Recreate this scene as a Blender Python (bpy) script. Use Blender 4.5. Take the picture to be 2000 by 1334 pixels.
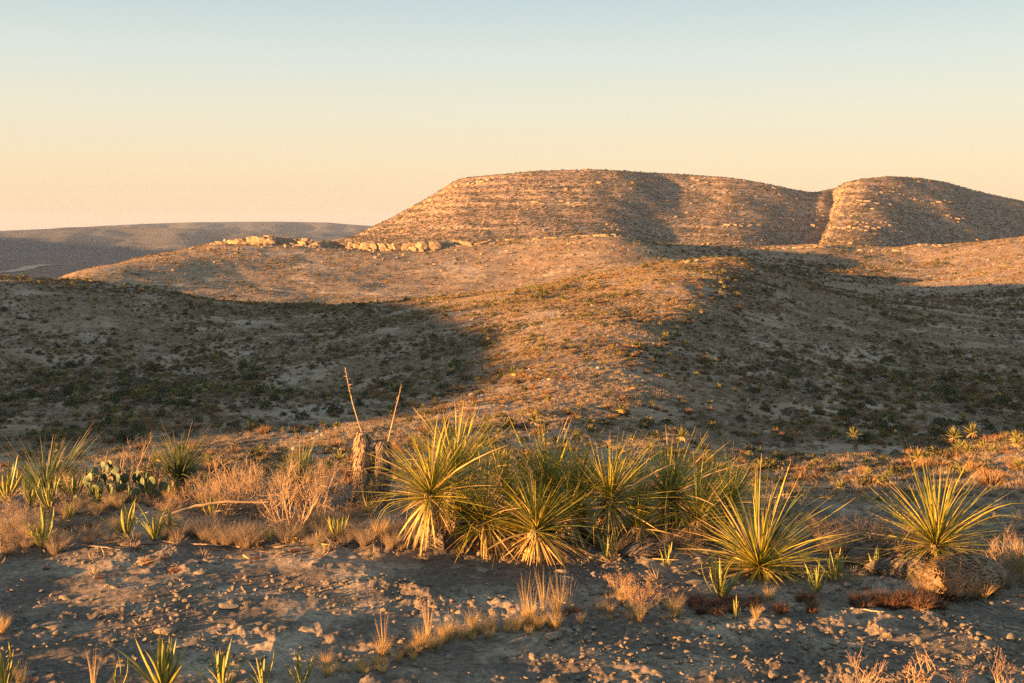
import bpy, bmesh, math, random
import numpy as np
from mathutils import Vector, Matrix, Euler, Quaternion

for _o in list(bpy.data.objects):
    bpy.data.objects.remove(_o)
scene = bpy.context.scene
COL = scene.collection
rng = np.random.default_rng(7)
random.seed(7)

# ------------------------------------------------------------------ camera
# The eye stands at the world origin (z = 0), looks level along +Y; a rising lens shift frames the view.
FPX = 2222.0            # focal length in photograph pixels (2000 wide)
HZ = 440.0              # photograph row of eye level
cam_d = bpy.data.cameras.new('camera')
cam = bpy.data.objects.new('camera', cam_d)
COL.objects.link(cam)
cam_d.sensor_width = 36.0
cam_d.lens = 36.0 * FPX / 2000.0
cam_d.shift_y = -(667.0 - HZ) / 2000.0
cam_d.clip_start = 0.1
cam_d.clip_end = 60000.0
cam.location = (0, 0, 0)
cam.rotation_euler = (math.radians(90), 0, 0)
cam_d.dof.use_dof = True
cam_d.dof.focus_distance = 11.0
cam_d.dof.aperture_fstop = 13.0
scene.camera = cam

# ------------------------------------------------------------------ sun and sky
SUN_EL = math.radians(4.6)
SUN_AZ = math.radians(62.0)      # how far the sun stands to the left of straight behind the camera
TOSUN = Vector((-math.sin(SUN_AZ) * math.cos(SUN_EL), -math.cos(SUN_AZ) * math.cos(SUN_EL), math.sin(SUN_EL)))
sun_d = bpy.data.lights.new('sun', 'SUN')
sun_d.energy = 5.0
sun_d.color = (1.0, 0.46, 0.14)
sun_d.angle = math.radians(0.53)
sun = bpy.data.objects.new('sun', sun_d)
COL.objects.link(sun)
sun.rotation_euler = TOSUN.to_track_quat('Z', 'Y').to_euler()

world = bpy.data.worlds.new('World')
scene.world = world
world.use_nodes = True
wn, wl = world.node_tree.nodes, world.node_tree.links
wn.clear()
w_out = wn.new('ShaderNodeOutputWorld')
w_bg = wn.new('ShaderNodeBackground')
w_sky = wn.new('ShaderNodeTexSky')
w_sky.sky_type = 'NISHITA'
w_sky.sun_disc = False
w_sky.sun_elevation = SUN_EL
w_sky.sun_rotation = math.pi + SUN_AZ
w_sky.altitude = 900
w_sky.air_density = 1.0
w_sky.dust_density = 1.0
w_sky.ozone_density = 1.0
# the evening sky of the photograph: peach at the horizon, pale grey-blue overhead, the same all round
w_tc = wn.new('ShaderNodeTexCoord')
w_sep = wn.new('ShaderNodeSeparateXYZ')
w_ramp = wn.new('ShaderNodeValToRGB')
w_mix = wn.new('ShaderNodeMix'); w_mix.data_type = 'RGBA'; w_mix.blend_type = 'MIX'
wl.new(w_tc.outputs['Generated'], w_sep.inputs[0])
wl.new(w_sep.outputs['Z'], w_ramp.inputs[0])
el = w_ramp.color_ramp.elements
SKYK = 1.0
SKY_STOPS = [(0.0, (0.83, 0.57, 0.36)), (0.05, (0.86, 0.68, 0.45)), (0.10, (0.78, 0.73, 0.57)),
             (0.147, (0.66, 0.715, 0.655)), (0.195, (0.52, 0.62, 0.63)), (0.40, (0.48, 0.61, 0.68)), (1.0, (0.38, 0.51, 0.62))]
while len(el) < len(SKY_STOPS):
    el.new(0.5)
for e, (p, c) in zip(el, SKY_STOPS):
    e.position = p
    e.color = (c[0] * SKYK, c[1] * SKYK, c[2] * SKYK, 1)
w_scale = wn.new('ShaderNodeVectorMath'); w_scale.operation = 'SCALE'
w_scale.inputs['Scale'].default_value = 3.3
wl.new(w_ramp.outputs['Color'], w_scale.inputs[0])
w_mix.inputs['Factor'].default_value = 0.92
wl.new(w_sky.outputs['Color'], w_mix.inputs['A'])
wl.new(w_scale.outputs['Vector'], w_mix.inputs['B'])
wl.new(w_mix.outputs['Result'], w_bg.inputs['Color'])
w_bg.inputs['Strength'].default_value = 0.05
wl.new(w_bg.outputs[0], w_out.inputs['Surface'])

scene.view_settings.view_transform = 'Standard'
scene.view_settings.look = 'None'
scene.view_settings.gamma = 1.0
scene.view_settings.use_curve_mapping = False
scene.view_settings.exposure = 2.75

scene.cycles.use_denoising = False
scene.cycles.use_adaptive_sampling = False
scene.cycles.max_bounces = 4
scene.cycles.diffuse_bounces = 2
scene.cycles.glossy_bounces = 1
scene.cycles.transmission_bounces = 2
scene.cycles.volume_bounces = 0
scene.cycles.transparent_max_bounces = 4

# ------------------------------------------------------------------ numeric helpers
def smooth(a, b, x):
    t = np.clip((x - a) / (b - a), 0, 1)
    return t * t * (3 - 2 * t)

def _hash(ix, iy, seed):
    h = (ix.astype(np.int64) * 374761393 + iy.astype(np.int64) * 668265263 + seed * 1274126177) & 0xFFFFFFFF
    h = ((h ^ (h >> 13)) * 1274126177) & 0xFFFFFFFF
    h = ((h ^ (h >> 16)) * 2246822519) & 0xFFFFFFFF
    return (h ^ (h >> 15)) & 0xFFFFFFFF

def gnoise(x, y, seed=0):
    x = np.asarray(x, float); y = np.asarray(y, float)
    ix, iy = np.floor(x), np.floor(y)
    fx, fy = x - ix, y - iy
    u = fx * fx * fx * (fx * (fx * 6 - 15) + 10)
    v = fy * fy * fy * (fy * (fy * 6 - 15) + 10)
    def g(dx, dy):
        a = _hash(ix + dx, iy + dy, seed) * (2 * math.pi / 4294967296.0)
        return np.cos(a) * (fx - dx) + np.sin(a) * (fy - dy)
    n0 = g(0, 0) * (1 - u) + g(1, 0) * u
    n1 = g(0, 1) * (1 - u) + g(1, 1) * u
    return (n0 * (1 - v) + n1 * v) * 1.5

def fbm(x, y, wl0, octs, gain=0.5, seed=0):
    s = 0; a = 1.0; f = 1.0 / wl0
    for k in range(octs):
        s = s + a * gnoise(x * f + 17.3 * k, y * f - 9.1 * k, seed + k)
        a *= gain; f *= 2.03
    return s

def wp(px, py, Y):
    """photograph pixel at a depth of Y metres -> world point"""
    return ((px - 1000.0) / FPX * Y, Y, (HZ - py) / FPX * Y)

# ------------------------------------------------------------------ lie of the land
# survey points: (photo column, photo row, metres away); the land is a smooth surface through them
SURVEY = [
    # slope just below the foreground shelf
    (-300, 1020, 14), (300, 1020, 14), (1000, 1020, 14), (1700, 1015, 14), (2300, 1000, 14),
    (-300, 1055, 32), (300, 1060, 32), (1000, 1060, 32), (1700, 1050, 32), (2300, 1020, 32),
    (-300, 990, 58), (300, 1000, 58), (1000, 985, 58), (1700, 975, 58), (2300, 940, 58),
    (-300, 925, 80), (0, 925, 80), (500, 925, 80), (1000, 918, 80), (1500, 918, 80), (1800, 905, 80), (2100, 858, 80), (2400, 810, 80),
    (-300, 880, 103), (0, 880, 103), (300, 872, 103), (550, 862, 103), (800, 845, 105), (1000, 838, 105), (1200, 846, 105), (1450, 872, 103), (1700, 880, 105), (1880, 880, 105), (2080, 850, 100), (2400, 800, 100),
    (-300, 820, 140), (0, 822, 140), (200, 812, 140), (330, 790, 135), (600, 790, 140), (850, 775, 140), (1050, 738, 140), (1200, 736, 140), (1400, 768, 140), (1650, 812, 140), (1870, 832, 140), (2080, 836, 140), (2400, 836, 140),
    (-300, 730, 190), (0, 738, 190), (350, 742, 190), (700, 722, 190), (900, 690, 190), (1060, 655, 190), (1180, 644, 190), (1330, 662, 190), (1550, 712, 190), (1800, 742, 190), (2050, 757, 190), (2400, 765, 190),
    (-300, 600, 250), (0, 620, 250), (300, 655, 250), (650, 648, 250), (850, 620, 250), (1050, 590, 250), (1200, 570, 250), (1320, 556, 250), (1440, 580, 250), (1560, 618, 250), (1750, 650, 250), (1950, 670, 250), (2200, 680, 250),
    (-300, 520, 300), (0, 543, 300), (150, 552, 300), (300, 573, 300), (420, 592, 310), (700, 596, 330), (950, 576, 330), (1120, 548, 330), (1260, 522, 330), (1370, 505, 330), (1430, 504, 332), (1520, 535, 335), (1620, 572, 335), (1780, 596, 330), (1880, 604, 330), (2000, 606, 330), (2300, 590, 330),
    (-300, 610, 390), (0, 625, 390), (140, 585, 420), (300, 580, 455), (600, 584, 465), (950, 574, 455), (1150, 540, 420), (1400, 530, 420), (1600, 560, 420), (1760, 572, 420), (1850, 568, 420), (1920, 556, 420), (2000, 540, 420), (2300, 470, 420), (1400, 515, 475), (1600, 548, 475), (1760, 556, 475), (1850, 550, 475), (1920, 538, 475), (2000, 520, 475), (2300, 460, 475),
    (-300, 680, 520), (0, 610, 520), (120, 546, 490), (200, 522, 520), (320, 512, 540), (500, 526, 545), (800, 530, 550), (1000, 520, 545), (1150, 500, 530), (1300, 502, 540), (1400, 516, 540), (1600, 544, 540), (1760, 552, 540), (1870, 542, 540), (2000, 512, 540), (2300, 468, 540),
    (330, 496, 590), (430, 485, 600), (600, 489, 600), (800, 493, 605), (950, 486, 600), (1080, 474, 590), (1160, 464, 580), (1225, 467, 578), (1270, 478, 575), (1150, 484, 556), (1240, 486, 552), (1330, 493, 600), (1450, 510, 600), (1600, 522, 600), (1800, 520, 600), (1600, 510, 645), (1800, 512, 645), (1420, 492, 640), (2000, 488, 600),
    (300, 502, 620), (430, 475, 622), (600, 477, 630), (800, 481, 640), (950, 475, 640), (1150, 467, 640), (1250, 474, 645), (1400, 482, 650), (1600, 488, 670), (1800, 482, 680), (2000, 464, 660), (2300, 455, 660),
    (300, 530, 700), (430, 486, 720), (700, 489, 740), (1000, 479, 740), (1400, 488, 740), (1800, 488, 740), (2200, 475, 740),
    (-400, 640, 1000), (0, 610, 1000), (300, 570, 1000), (600, 540, 1000), (1000, 520, 1000), (1500, 515, 1000), (2200, 505, 1000),
    (-400, 580, 1700), (0, 570, 1700), (400, 555, 1700), (700, 520, 1500), (1000, 490, 1400), (1500, 485, 1400), (2200, 480, 1400),
    (-400, 540, 2900), (200, 540, 2900), (600, 535, 2900), (1200, 500, 2900), (2200, 500, 2900),
    (-400, 485, 6000), (200, 488, 6000), (800, 485, 6000), (2200, 480, 6000),
    (-400, 461, 14000), (1000, 461, 14000), (2200, 461, 14000),
]
# land outside the frame: (azimuth in degrees from straight ahead, metres, height)
AROUND = [
    (-50, 20, -4.0), (-50, 60, -13), (-48, 110, -19), (-46, 170, -20), (-44, 240, -15), (-42, 330, -7), (-42, 420, -18), (-42, 560, -50),
    (-62, 30, -4.5), (-64, 80, -13), (-62, 140, -17), (-64, 220, -2.5), (-57, 265, -0.5), (-50, 335, -2.5), (-56, 440, -20), (-56, 600, -60),
    (-80, 30, -3.8), (-80, 90, -12), (-80, 160, -9.5), (-78, 215, -1.0), (-80, 280, -12), (-80, 400, -30), (-80, 600, -70),
    (-100, 30, -3.4), (-100, 90, -9.0), (-90, 212, -5.0), (-100, 190, -7.5), (-100, 260, -9), (-100, 400, -35), (-100, 600, -75),
    (-130, 30, -3.2), (-130, 100, -7.0), (-130, 240, -18), (-130, 500, -60), (-180, 30, -3), (-180, 150, -8), (-180, 500, -50), (180, 30, -3), (180, 150, -8), (180, 500, -50),
    (-60, 1500, -125), (-100, 1500, -125), (-180, 1500, -110), (180, 1500, -110), (-60, 5000, -140), (-110, 5000, -140), (-180, 5000, -140), (180, 5000, -140),
    (45, 30, -6), (45, 80, -9), (45, 200, -26), (45, 500, -4), (45, 1500, -20), (45, 5000, -100),
    (90, 30, -4), (90, 100, -8), (90, 300, -14), (90, 1500, -60), (90, 5000, -120), (135, 30, -3), (135, 150, -8), (135, 800, -50), (135, 4000, -130),
]
_c = []
for px, py, Y in SURVEY:
    x, y, z = wp(px, py, Y)
    _c.append((math.atan2(x, y), math.log(math.hypot(x, y)), z / math.hypot(x, y)))
for a, r, z in AROUND:
    _c.append((math.radians(a), math.log(r), z / r))
_c = np.array(_c)
KA, KL = 2.2, 1.0
_P = np.stack([_c[:, 0] * KA, _c[:, 1] * KL], 1)
def _phi(d2):
    return 0.5 * d2 * np.log(d2 + 1e-12)
_n = len(_P)
_A = np.zeros((_n + 3, _n + 3))
_A[:_n, :_n] = _phi(((_P[:, None] - _P[None]) ** 2).sum(-1)) + np.eye(_n) * 2e-4
_A[:_n, _n] = 1; _A[:_n, _n + 1:] = _P
_A[_n, :_n] = 1; _A[_n + 1:, :_n] = _P.T
_W = np.linalg.solve(_A, np.concatenate([_c[:, 2], np.zeros(3)]))

def land_exact(x, y):
    x = np.asarray(x, float).ravel(); y = np.asarray(y, float).ravel()
    out = np.empty(len(x))
    r = np.maximum(np.hypot(x, y), 1.0)
    q = np.stack([np.arctan2(x, y) * KA, np.log(r) * KL], 1)
    for i in range(0, len(x), 40000):
        qq = q[i:i + 40000]
        d2 = (qq ** 2).sum(1)[:, None] + (_P ** 2).sum(1)[None] - 2 * qq @ _P.T
        out[i:i + 40000] = _phi(np.maximum(d2, 0)) @ _W[:_n] + _W[_n] + qq @ _W[_n + 1:]
    return out * r

class LandTable:
    """the surveyed surface tabulated on a bearing x log-distance grid, read back with cubic interpolation"""
    def __init__(self, a0, a1, na, l0, l1, nl):
        self.p = (a0, a1, na, l0, l1, nl)
        A, L = np.meshgrid(np.linspace(a0, a1, na), np.linspace(l0, l1, nl), indexing='ij')
        R = np.exp(L)
        self.t = (land_exact((R * np.sin(A)), (R * np.cos(A))) / R.ravel()).reshape(na, nl)
    def __call__(self, a, l):
        a0, a1, na, l0, l1, nl = self.p
        u = np.clip((a - a0) / (a1 - a0) * (na - 1), 1, na - 2.001); v = np.clip((l - l0) / (l1 - l0) * (nl - 1), 1, nl - 2.001)
        i, j = u.astype(int), v.astype(int); f, g = u - i, v - j
        def w(t): return (-.5 * t + t * t - .5 * t ** 3, 1 - 2.5 * t * t + 1.5 * t ** 3, .5 * t + 2 * t * t - 1.5 * t ** 3, -.5 * t * t + .5 * t ** 3)
        wu, wv = w(f), w(g); s = 0
        for m in range(4):
            s = s + wu[m] * sum(wv[n] * self.t[i + m - 1, j + n - 1] for n in range(4))
        return s
_IN = LandTable(-0.56, 0.56, 330, 1.0, 9.8, 420)
_OUT = LandTable(-3.1416, 3.1416, 300, 1.0, 9.8, 200)
def land(x, y):
    x = np.asarray(x, float).ravel(); y = np.asarray(y, float).ravel()
    r = np.maximum(np.hypot(x, y), 3.0); a = np.arctan2(x, y); l = np.log(r)
    z = np.where(np.abs(a) < 0.55, _IN(a, l), 0.0); m = np.abs(a) >= 0.55
    if m.any(): z[m] = _OUT(a[m], l[m])
    return z * r

FG_A, FG_B = 9.7, 12.5      # the foreground shelf blends into the land between these distances

def shelf(x, y):
    """the bare caliche shelf in front: nearly level, falling a little forward and to the right, with low swells"""
    z = -2.2 - 0.032 * (y - 5.5) - 0.030 * x + 0.010 * np.minimum(x, 0)
    sw = fbm(x * 0.75, y * 1.25, 1.5, 3, 0.5, 11)
    z = z + 0.055 * sw
    # a worn rise in the middle distance at the left, hollow behind it
    z = z + 0.05 * np.exp(-((x + 1.2) / 1.6) ** 2 - ((y - 8.1) / 0.45) ** 2)
    crust = smooth(-0.1, 0.5, fbm(x, y * 1.2, 0.9, 2, 0.5, 31))
    z = z + 0.021 * fbm(x, y, 0.20, 4, 0.6, 21) * (0.30 + crust)
    z = z + 0.006 * np.abs(fbm(x, y, 0.07, 2, 0.6, 41)) * crust
    return z

def height(x, y):
    shp = np.shape(x)
    x = np.asarray(x, float).ravel(); y = np.asarray(y, float).ravel()
    r = np.hypot(x, y)
    z = land(x, y)
    far = smooth(25, 90, r)
    z = z + far * (0.9 * fbm(x, y, 38, 2, 0.5, 3) * smooth(60, 160, r) + 0.32 * fbm(x, y, 9, 4, 0.5, 5))
    z = z + 4.0 * smooth(900, 2500, r) * fbm(x, y, 400, 3, 0.5, 8)
    w = smooth(FG_A, FG_B, r)
    m = r < FG_B
    if m.any():
        z[m] = z[m] * w[m] + shelf(x[m], y[m]) * (1 - w[m])
    return z.reshape(shp)

def h1(x, y):
    return float(height(np.array([x]), np.array([y]))[0])

def on_ground(px, py, y0=3.5, y1=13.0):
    """where the line of sight through a photo pixel meets the ground"""
    k, s = (px - 1000.0) / FPX, (HZ - py) / FPX
    ys = np.geomspace(y0, y1, 500)
    d = s * ys - height(k * ys, ys)
    i = np.argmax(d < 0) if (d < 0).any() else len(ys) - 1
    i = max(i, 1)
    t = d[i - 1] / (d[i - 1] - d[i]) if d[i] < 0 else 1.0
    Y = ys[i - 1] + (ys[i] - ys[i - 1]) * t
    return (k * Y, Y, h1(k * Y, Y))

LANDMARKS = [(130, 'far left sotol'), (310, 'prickly pear'), (410, 'upright sotol'), (660, 'left thicket'), (780, 'dead trunks'), (915, 'left-leaning yucca'), (1100, 'golden-skirted yucca'),
             (1255, 'dark green yucca'), (1375, 'round-headed yucca'), (1600, 'wide yucca'), (1730, 'dark fallen trunk'), (1900, 'lone yucca'), (9999, 'right edge')]
def landmark(px):
    return next(n for x, n in LANDMARKS if px < x)

# ------------------------------------------------------------------ object helpers
def tag(o, label=None, cat=None, group=None, kind=None):
    if label: o['label'] = label
    if cat: o['category'] = cat
    if group: o['group'] = group
    if kind: o['kind'] = kind
    return o

def mesh_from(name, verts, faces, mats=(), smooth_shade=False, mat_idx=None):
    me = bpy.data.meshes.new(name)
    verts = np.asarray(verts, np.float32)
    if isinstance(faces, np.ndarray):
        nf, k = faces.shape
        me.vertices.add(len(verts)); me.vertices.foreach_set('co', verts.ravel())
        me.loops.add(nf * k); me.loops.foreach_set('vertex_index', faces.astype(np.int32).ravel())
        me.polygons.add(nf)
        me.polygons.foreach_set('loop_start', np.arange(nf, dtype=np.int32) * k)
        me.polygons.foreach_set('loop_total', np.full(nf, k, np.int32))
        me.update(calc_edges=True)
    else:
        me.from_pydata([tuple(v) for v in verts], [], faces)
    for m in mats:
        me.materials.append(m)
    if smooth_shade:
        me.polygons.foreach_set('use_smooth', np.ones(len(me.polygons), bool))
    if mat_idx is not None:
        me.polygons.foreach_set('material_index', np.asarray(mat_idx, np.int32))
    me.update()
    return me

def obj(name, me, parent=None, loc=None, rot=None, scale=None):
    o = bpy.data.objects.new(name, me)
    COL.objects.link(o)
    if parent is not None: o.parent = parent
    if loc is not None: o.location = loc
    if rot is not None: o.rotation_euler = rot
    if scale is not None: o.scale = scale if hasattr(scale, '__len__') else (scale,) * 3
    return o

def grid_faces(nr, nc):
    i = np.arange(nr - 1)[:, None] * nc + np.arange(nc - 1)[None]
    return np.stack([i, i + 1, i + nc + 1, i + nc], -1).reshape(-1, 4)

# ------------------------------------------------------------------ materials
class NT:
    """small wrapper for building node materials"""
    def __init__(self, name):
        self.m = bpy.data.materials.new(name)
        self.m.use_nodes = True
        self.n, self.l = self.m.node_tree.nodes, self.m.node_tree.links
        self.n.clear()
        self.out = self.n.new('ShaderNodeOutputMaterial')
    def new(self, t, **kw):
        nd = self.n.new(t)
        for k, v in kw.items():
            if k.startswith('i_'):
                nd.inputs[k[2:].replace('_', ' ')].default_value = v
            else:
                setattr(nd, k, v)
        return nd
    def link(self, a, b): self.l.new(a, b)
    def pos(self):
        return self.new('ShaderNodeNewGeometry').outputs['Position']
    def noise(self, vec, scale, detail=4, rough=0.55):
        nd = self.new('ShaderNodeTexNoise')
        nd.inputs['Scale'].default_value = scale; nd.inputs['Detail'].default_value = detail; nd.inputs['Roughness'].default_value = rough
        if vec is not None: self.link(vec, nd.inputs['Vector'])
        return nd.outputs['Fac']
    def ramp(self, fac, stops):
        nd = self.new('ShaderNodeValToRGB')
        e = nd.color_ramp.elements
        while len(e) < len(stops): e.new(0.5)
        for q, (p, c) in zip(e, stops):
            q.position = p
            q.color = (c, c, c, 1) if not hasattr(c, '__len__') else (*c, 1)
        self.link(fac, nd.inputs[0])
        return nd.outputs['Color']
    def mix(self, fac, a, b, mode='MIX'):
        nd = self.new('ShaderNodeMix', data_type='RGBA', blend_type=mode)
        for s, v in (('Factor', fac), ('A', a), ('B', b)):
            if hasattr(v, 'node'): self.link(v, nd.inputs[s])
            elif s == 'Factor': nd.inputs[s].default_value = v
            else: nd.inputs[s].default_value = (*v, 1)
        return nd.outputs['Result']
    def math(self, op, a, b=0.0):
        nd = self.new('ShaderNodeMath', operation=op)
        for i, v in enumerate((a, b)):
            if hasattr(v, 'node'): self.link(v, nd.inputs[i])
            else: nd.inputs[i].default_value = v
        return nd.outputs[0]
    def bump(self, h, dist, strength=1.0):
        nd = self.new('ShaderNodeBump')
        nd.inputs['Strength'].default_value = strength; nd.inputs['Distance'].default_value = dist
        self.link(h, nd.inputs['Height'])
        return nd.outputs['Normal']
    def finish(self, col, rough=0.9, normal=None, transl=0.0, spec=0.25, tcol=None):
        b = self.new('ShaderNodeBsdfPrincipled')
        b.inputs['Roughness'].default_value = rough
        b.inputs['Specular IOR Level'].default_value = spec
        if hasattr(col, 'node'): self.link(col, b.inputs['Base Color'])
        else: b.inputs['Base Color'].default_value = (*col, 1)
        if normal is not None: self.link(normal, b.inputs['Normal'])
        sh = b.outputs[0]
        if transl > 0:
            t = self.new('ShaderNodeBsdfTranslucent')
            tc = tcol if tcol is not None else col
            if hasattr(tc, 'node'): self.link(tc, t.inputs['Color'])
            else: t.inputs['Color'].default_value = (*tc, 1)
            mx = self.new('ShaderNodeMixShader'); mx.inputs[0].default_value = transl
            self.link(sh, mx.inputs[1]); self.link(t.outputs[0], mx.inputs[2])
            sh = mx.outputs[0]
        self.link(sh, self.out.inputs['Surface'])
        return self.m

def land_material(name, soil, pale, brown, k=1.0, bumpd=0.3, strata=0.0, stones=0.6):
    """dry limestone country: pale soil, paler stony patches, brown dry grass in drifts"""
    t = NT(name); p = t.pos()
    big = t.noise(p, 0.030 * k, 5, 0.6)
    mid = t.noise(p, 0.22 * k, 6, 0.65)
    fine = t.noise(p, 1.7 * k, 5, 0.7)
    c = t.mix(t.ramp(mid, [(0.34, 0.0), (0.56, 1.0)]), soil, brown)
    c = t.mix(t.ramp(big, [(0.54, 0.0), (0.70, 0.7)]), c, pale)
    if strata:
        mp = t.new('ShaderNodeMapping'); mp.inputs['Scale'].default_value = (0.012, 0.012, 0.55); t.link(p, mp.inputs['Vector'])
        sn = t.noise(mp.outputs['Vector'], 1.0, 6, 0.7)
        c = t.mix(t.math('MULTIPLY', t.ramp(sn, [(0.52, 0.0), (0.60, 1.0)]), strata), c, pale)
        c = t.mix(t.math('MULTIPLY', t.ramp(sn, [(0.36, 1.0), (0.46, 0.0)]), strata), c, brown)
    vo = t.new('ShaderNodeTexVoronoi'); vo.inputs['Scale'].default_value = 0.9 * k
    t.link(p, vo.inputs['Vector'])
    st = t.ramp(vo.outputs['Distance'], [(0.16, 1.0), (0.26, 0.0)])
    c = t.mix(t.math('MULTIPLY', st, stones), c, pale)
    c = t.mix(1.0, c, t.ramp(fine, [(0.25, 0.55), (0.75, 1.35)]), 'MULTIPLY')
    hgt = t.math('ADD', fine, t.math('MULTIPLY', st, 0.8 * stones))
    return t.finish(c, 0.95, t.bump(hgt, bumpd / k, 0.8), spec=0.1)
NCOL, NROW_FG, NROW_MID, NB_COL, NB_ROW = 1000, 330, 400, 560, 200
N_SHRUB_NEAR, N_SHRUB_FAR, N_GRASS, N_ROCK, N_BUTTE, N_GRAVEL, HAZE = 95000, 90000, 170000, 45000, 80000, 30000, 2.8e-5
# ------------------------------------------------------------------ terrain
def ground_material():
    """caliche shelf: dark grey lichen crust worn through to pale tan grit, gravelly"""
    t = NT('caliche_shelf'); p = t.pos()
    big = t.noise(p, 0.55, 4, 0.6)
    mid = t.noise(p, 3.2, 6, 0.65)
    fine = t.noise(p, 26, 6, 0.7)
    grit = t.noise(p, 120, 4, 0.7)
    c = t.mix(t.ramp(mid, [(0.38, 0.0), (0.62, 1.0)]), (0.215, 0.178, 0.142), (0.335, 0.272, 0.205))
    c = t.mix(t.ramp(big, [(0.50, 0.0), (0.62, 0.8)]), c, (0.38, 0.315, 0.24))
    c = t.mix(t.ramp(t.noise(p, 1.3, 5, 0.6), [(0.46, 0.85), (0.60, 0.0)]), c, (0.10, 0.087, 0.075))
    c = t.mix(1.0, c, t.ramp(fine, [(0.32, 0.48), (0.68, 1.45)]), 'MULTIPLY')
    vo = t.new('ShaderNodeTexVoronoi'); vo.inputs['Scale'].default_value = 38
    t.link(p, vo.inputs['Vector'])
    st = t.ramp(vo.outputs['Distance'], [(0.18, 1.0), (0.34, 0.0)])
    sel = t.ramp(t.noise(p, 7, 3), [(0.50, 0.0), (0.62, 1.0)])
    st = t.math('MULTIPLY', st, sel)
    c = t.mix(t.math('MULTIPLY', st, 0.7), c, (0.36, 0.30, 0.22))
    h = t.math('ADD', t.math('MULTIPLY', fine, 0.8), t.math('ADD', t.math('MULTIPLY', grit, 0.25), t.math('MULTIPLY', st, 0.35)))
    return t.finish(c, 0.95, t.bump(h, 0.032, 1.0), spec=0.1)

M_GROUND = ground_material()
M_HILL = land_material('dry_hillside', (0.30, 0.24, 0.175), (0.41, 0.345, 0.27), (0.21, 0.15, 0.10), 1.0, 0.25)
M_BUTTE = land_material('butte_slope', (0.255, 0.20, 0.16), (0.35, 0.28, 0.225), (0.165, 0.128, 0.10), 0.33, 0.22, 0.45, 0.12)
M_PLAIN = land_material('far_plain', (0.125, 0.12, 0.11), (0.19, 0.18, 0.165), (0.07, 0.07, 0.064), 0.05, 2.0)

th = np.concatenate([np.radians(np.linspace(-180, -60, 40, endpoint=False)), np.radians(np.linspace(-60, -27, 60, endpoint=False)),
                     np.arctan(np.linspace(math.tan(math.radians(-27)), math.tan(math.radians(27)), NCOL)),
                     np.radians(np.linspace(27, 60, 31)[1:]), np.radians(np.linspace(60, 180, 31)[1:])])
def polar_sheet(name, radii, mat, hf):
    R, T = np.meshgrid(radii, th, indexing='ij')
    x, y = R * np.sin(T), R * np.cos(T)
    z = hf(x, y)
    z[:, -1] = z[:, 0]
    v = np.stack([x, y, z], -1).reshape(-1, 3)
    f = grid_faces(len(radii), len(th))[:, ::-1]
    return tag(obj(name, mesh_from(name, v, f, [mat], True)), kind='structure')

R_SPLIT = 15.0
ground = polar_sheet('ground', np.concatenate([[0.05, 1.0, 2.0, 3.0], np.geomspace(3.6, 11.5, NROW_FG), np.geomspace(11.5, R_SPLIT, 30)[1:]]), M_GROUND, height)
hillside = polar_sheet('hillside', np.concatenate([np.geomspace(R_SPLIT, 66, 50), np.geomspace(66, 760, NROW_MID)[1:], np.geomspace(760, 1150, 24)[1:]]), M_HILL, height)
plain = polar_sheet('plain', np.geomspace(1150, 16000, 80), M_PLAIN, height)

# ---- the butte: a long flat-topped limestone hill with a second round hill at its right
BUTTE_SKY = np.array([(560, 500), (640, 480), (680, 466), (700, 457), (720, 447), (770, 423), (800, 406), (830, 391), (870, 366), (900, 349), (950, 345), (1050, 336),
                      (1150, 333), (1250, 337), (1350, 340), (1430, 347), (1500, 359), (1560, 371), (1590, 374), (1620, 366), (1680, 352), (1740, 346),
                      (1800, 347), (1850, 355), (1900, 369), (1950, 380), (2000, 390), (2100, 412), (2250, 440), (2400, 470)], float)
# plan of the foot: metres the front edge stands nearer (-) or farther (+), by photo column
BUTTE_PLAN = np.array([(560, 330), (700, 120), (800, 20), (900, -40), (1000, -60), (1100, -70), (1190, -60), (1260, 5), (1330, 55), (1390, 30), (1440, 25), (1500, 70),
                       (1560, 160), (1582, 160), (1604, -45), (1640, -90), (1700, -80), (1740, -20), (1790, 45), (1840, 60), (1900, 110), (2000, 190), (2100, 260), (2400, 420)], float)
def cinterp(x, pts):
    """smooth monotone-ish interpolation: linear then a small blur"""
    s = 0
    for d, w in ((-14, .15), (-7, .2), (0, .3), (7, .2), (14, .15)):
        s = s + w * np.interp(x + d, pts[:, 0], pts[:, 1])
    return s

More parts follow.
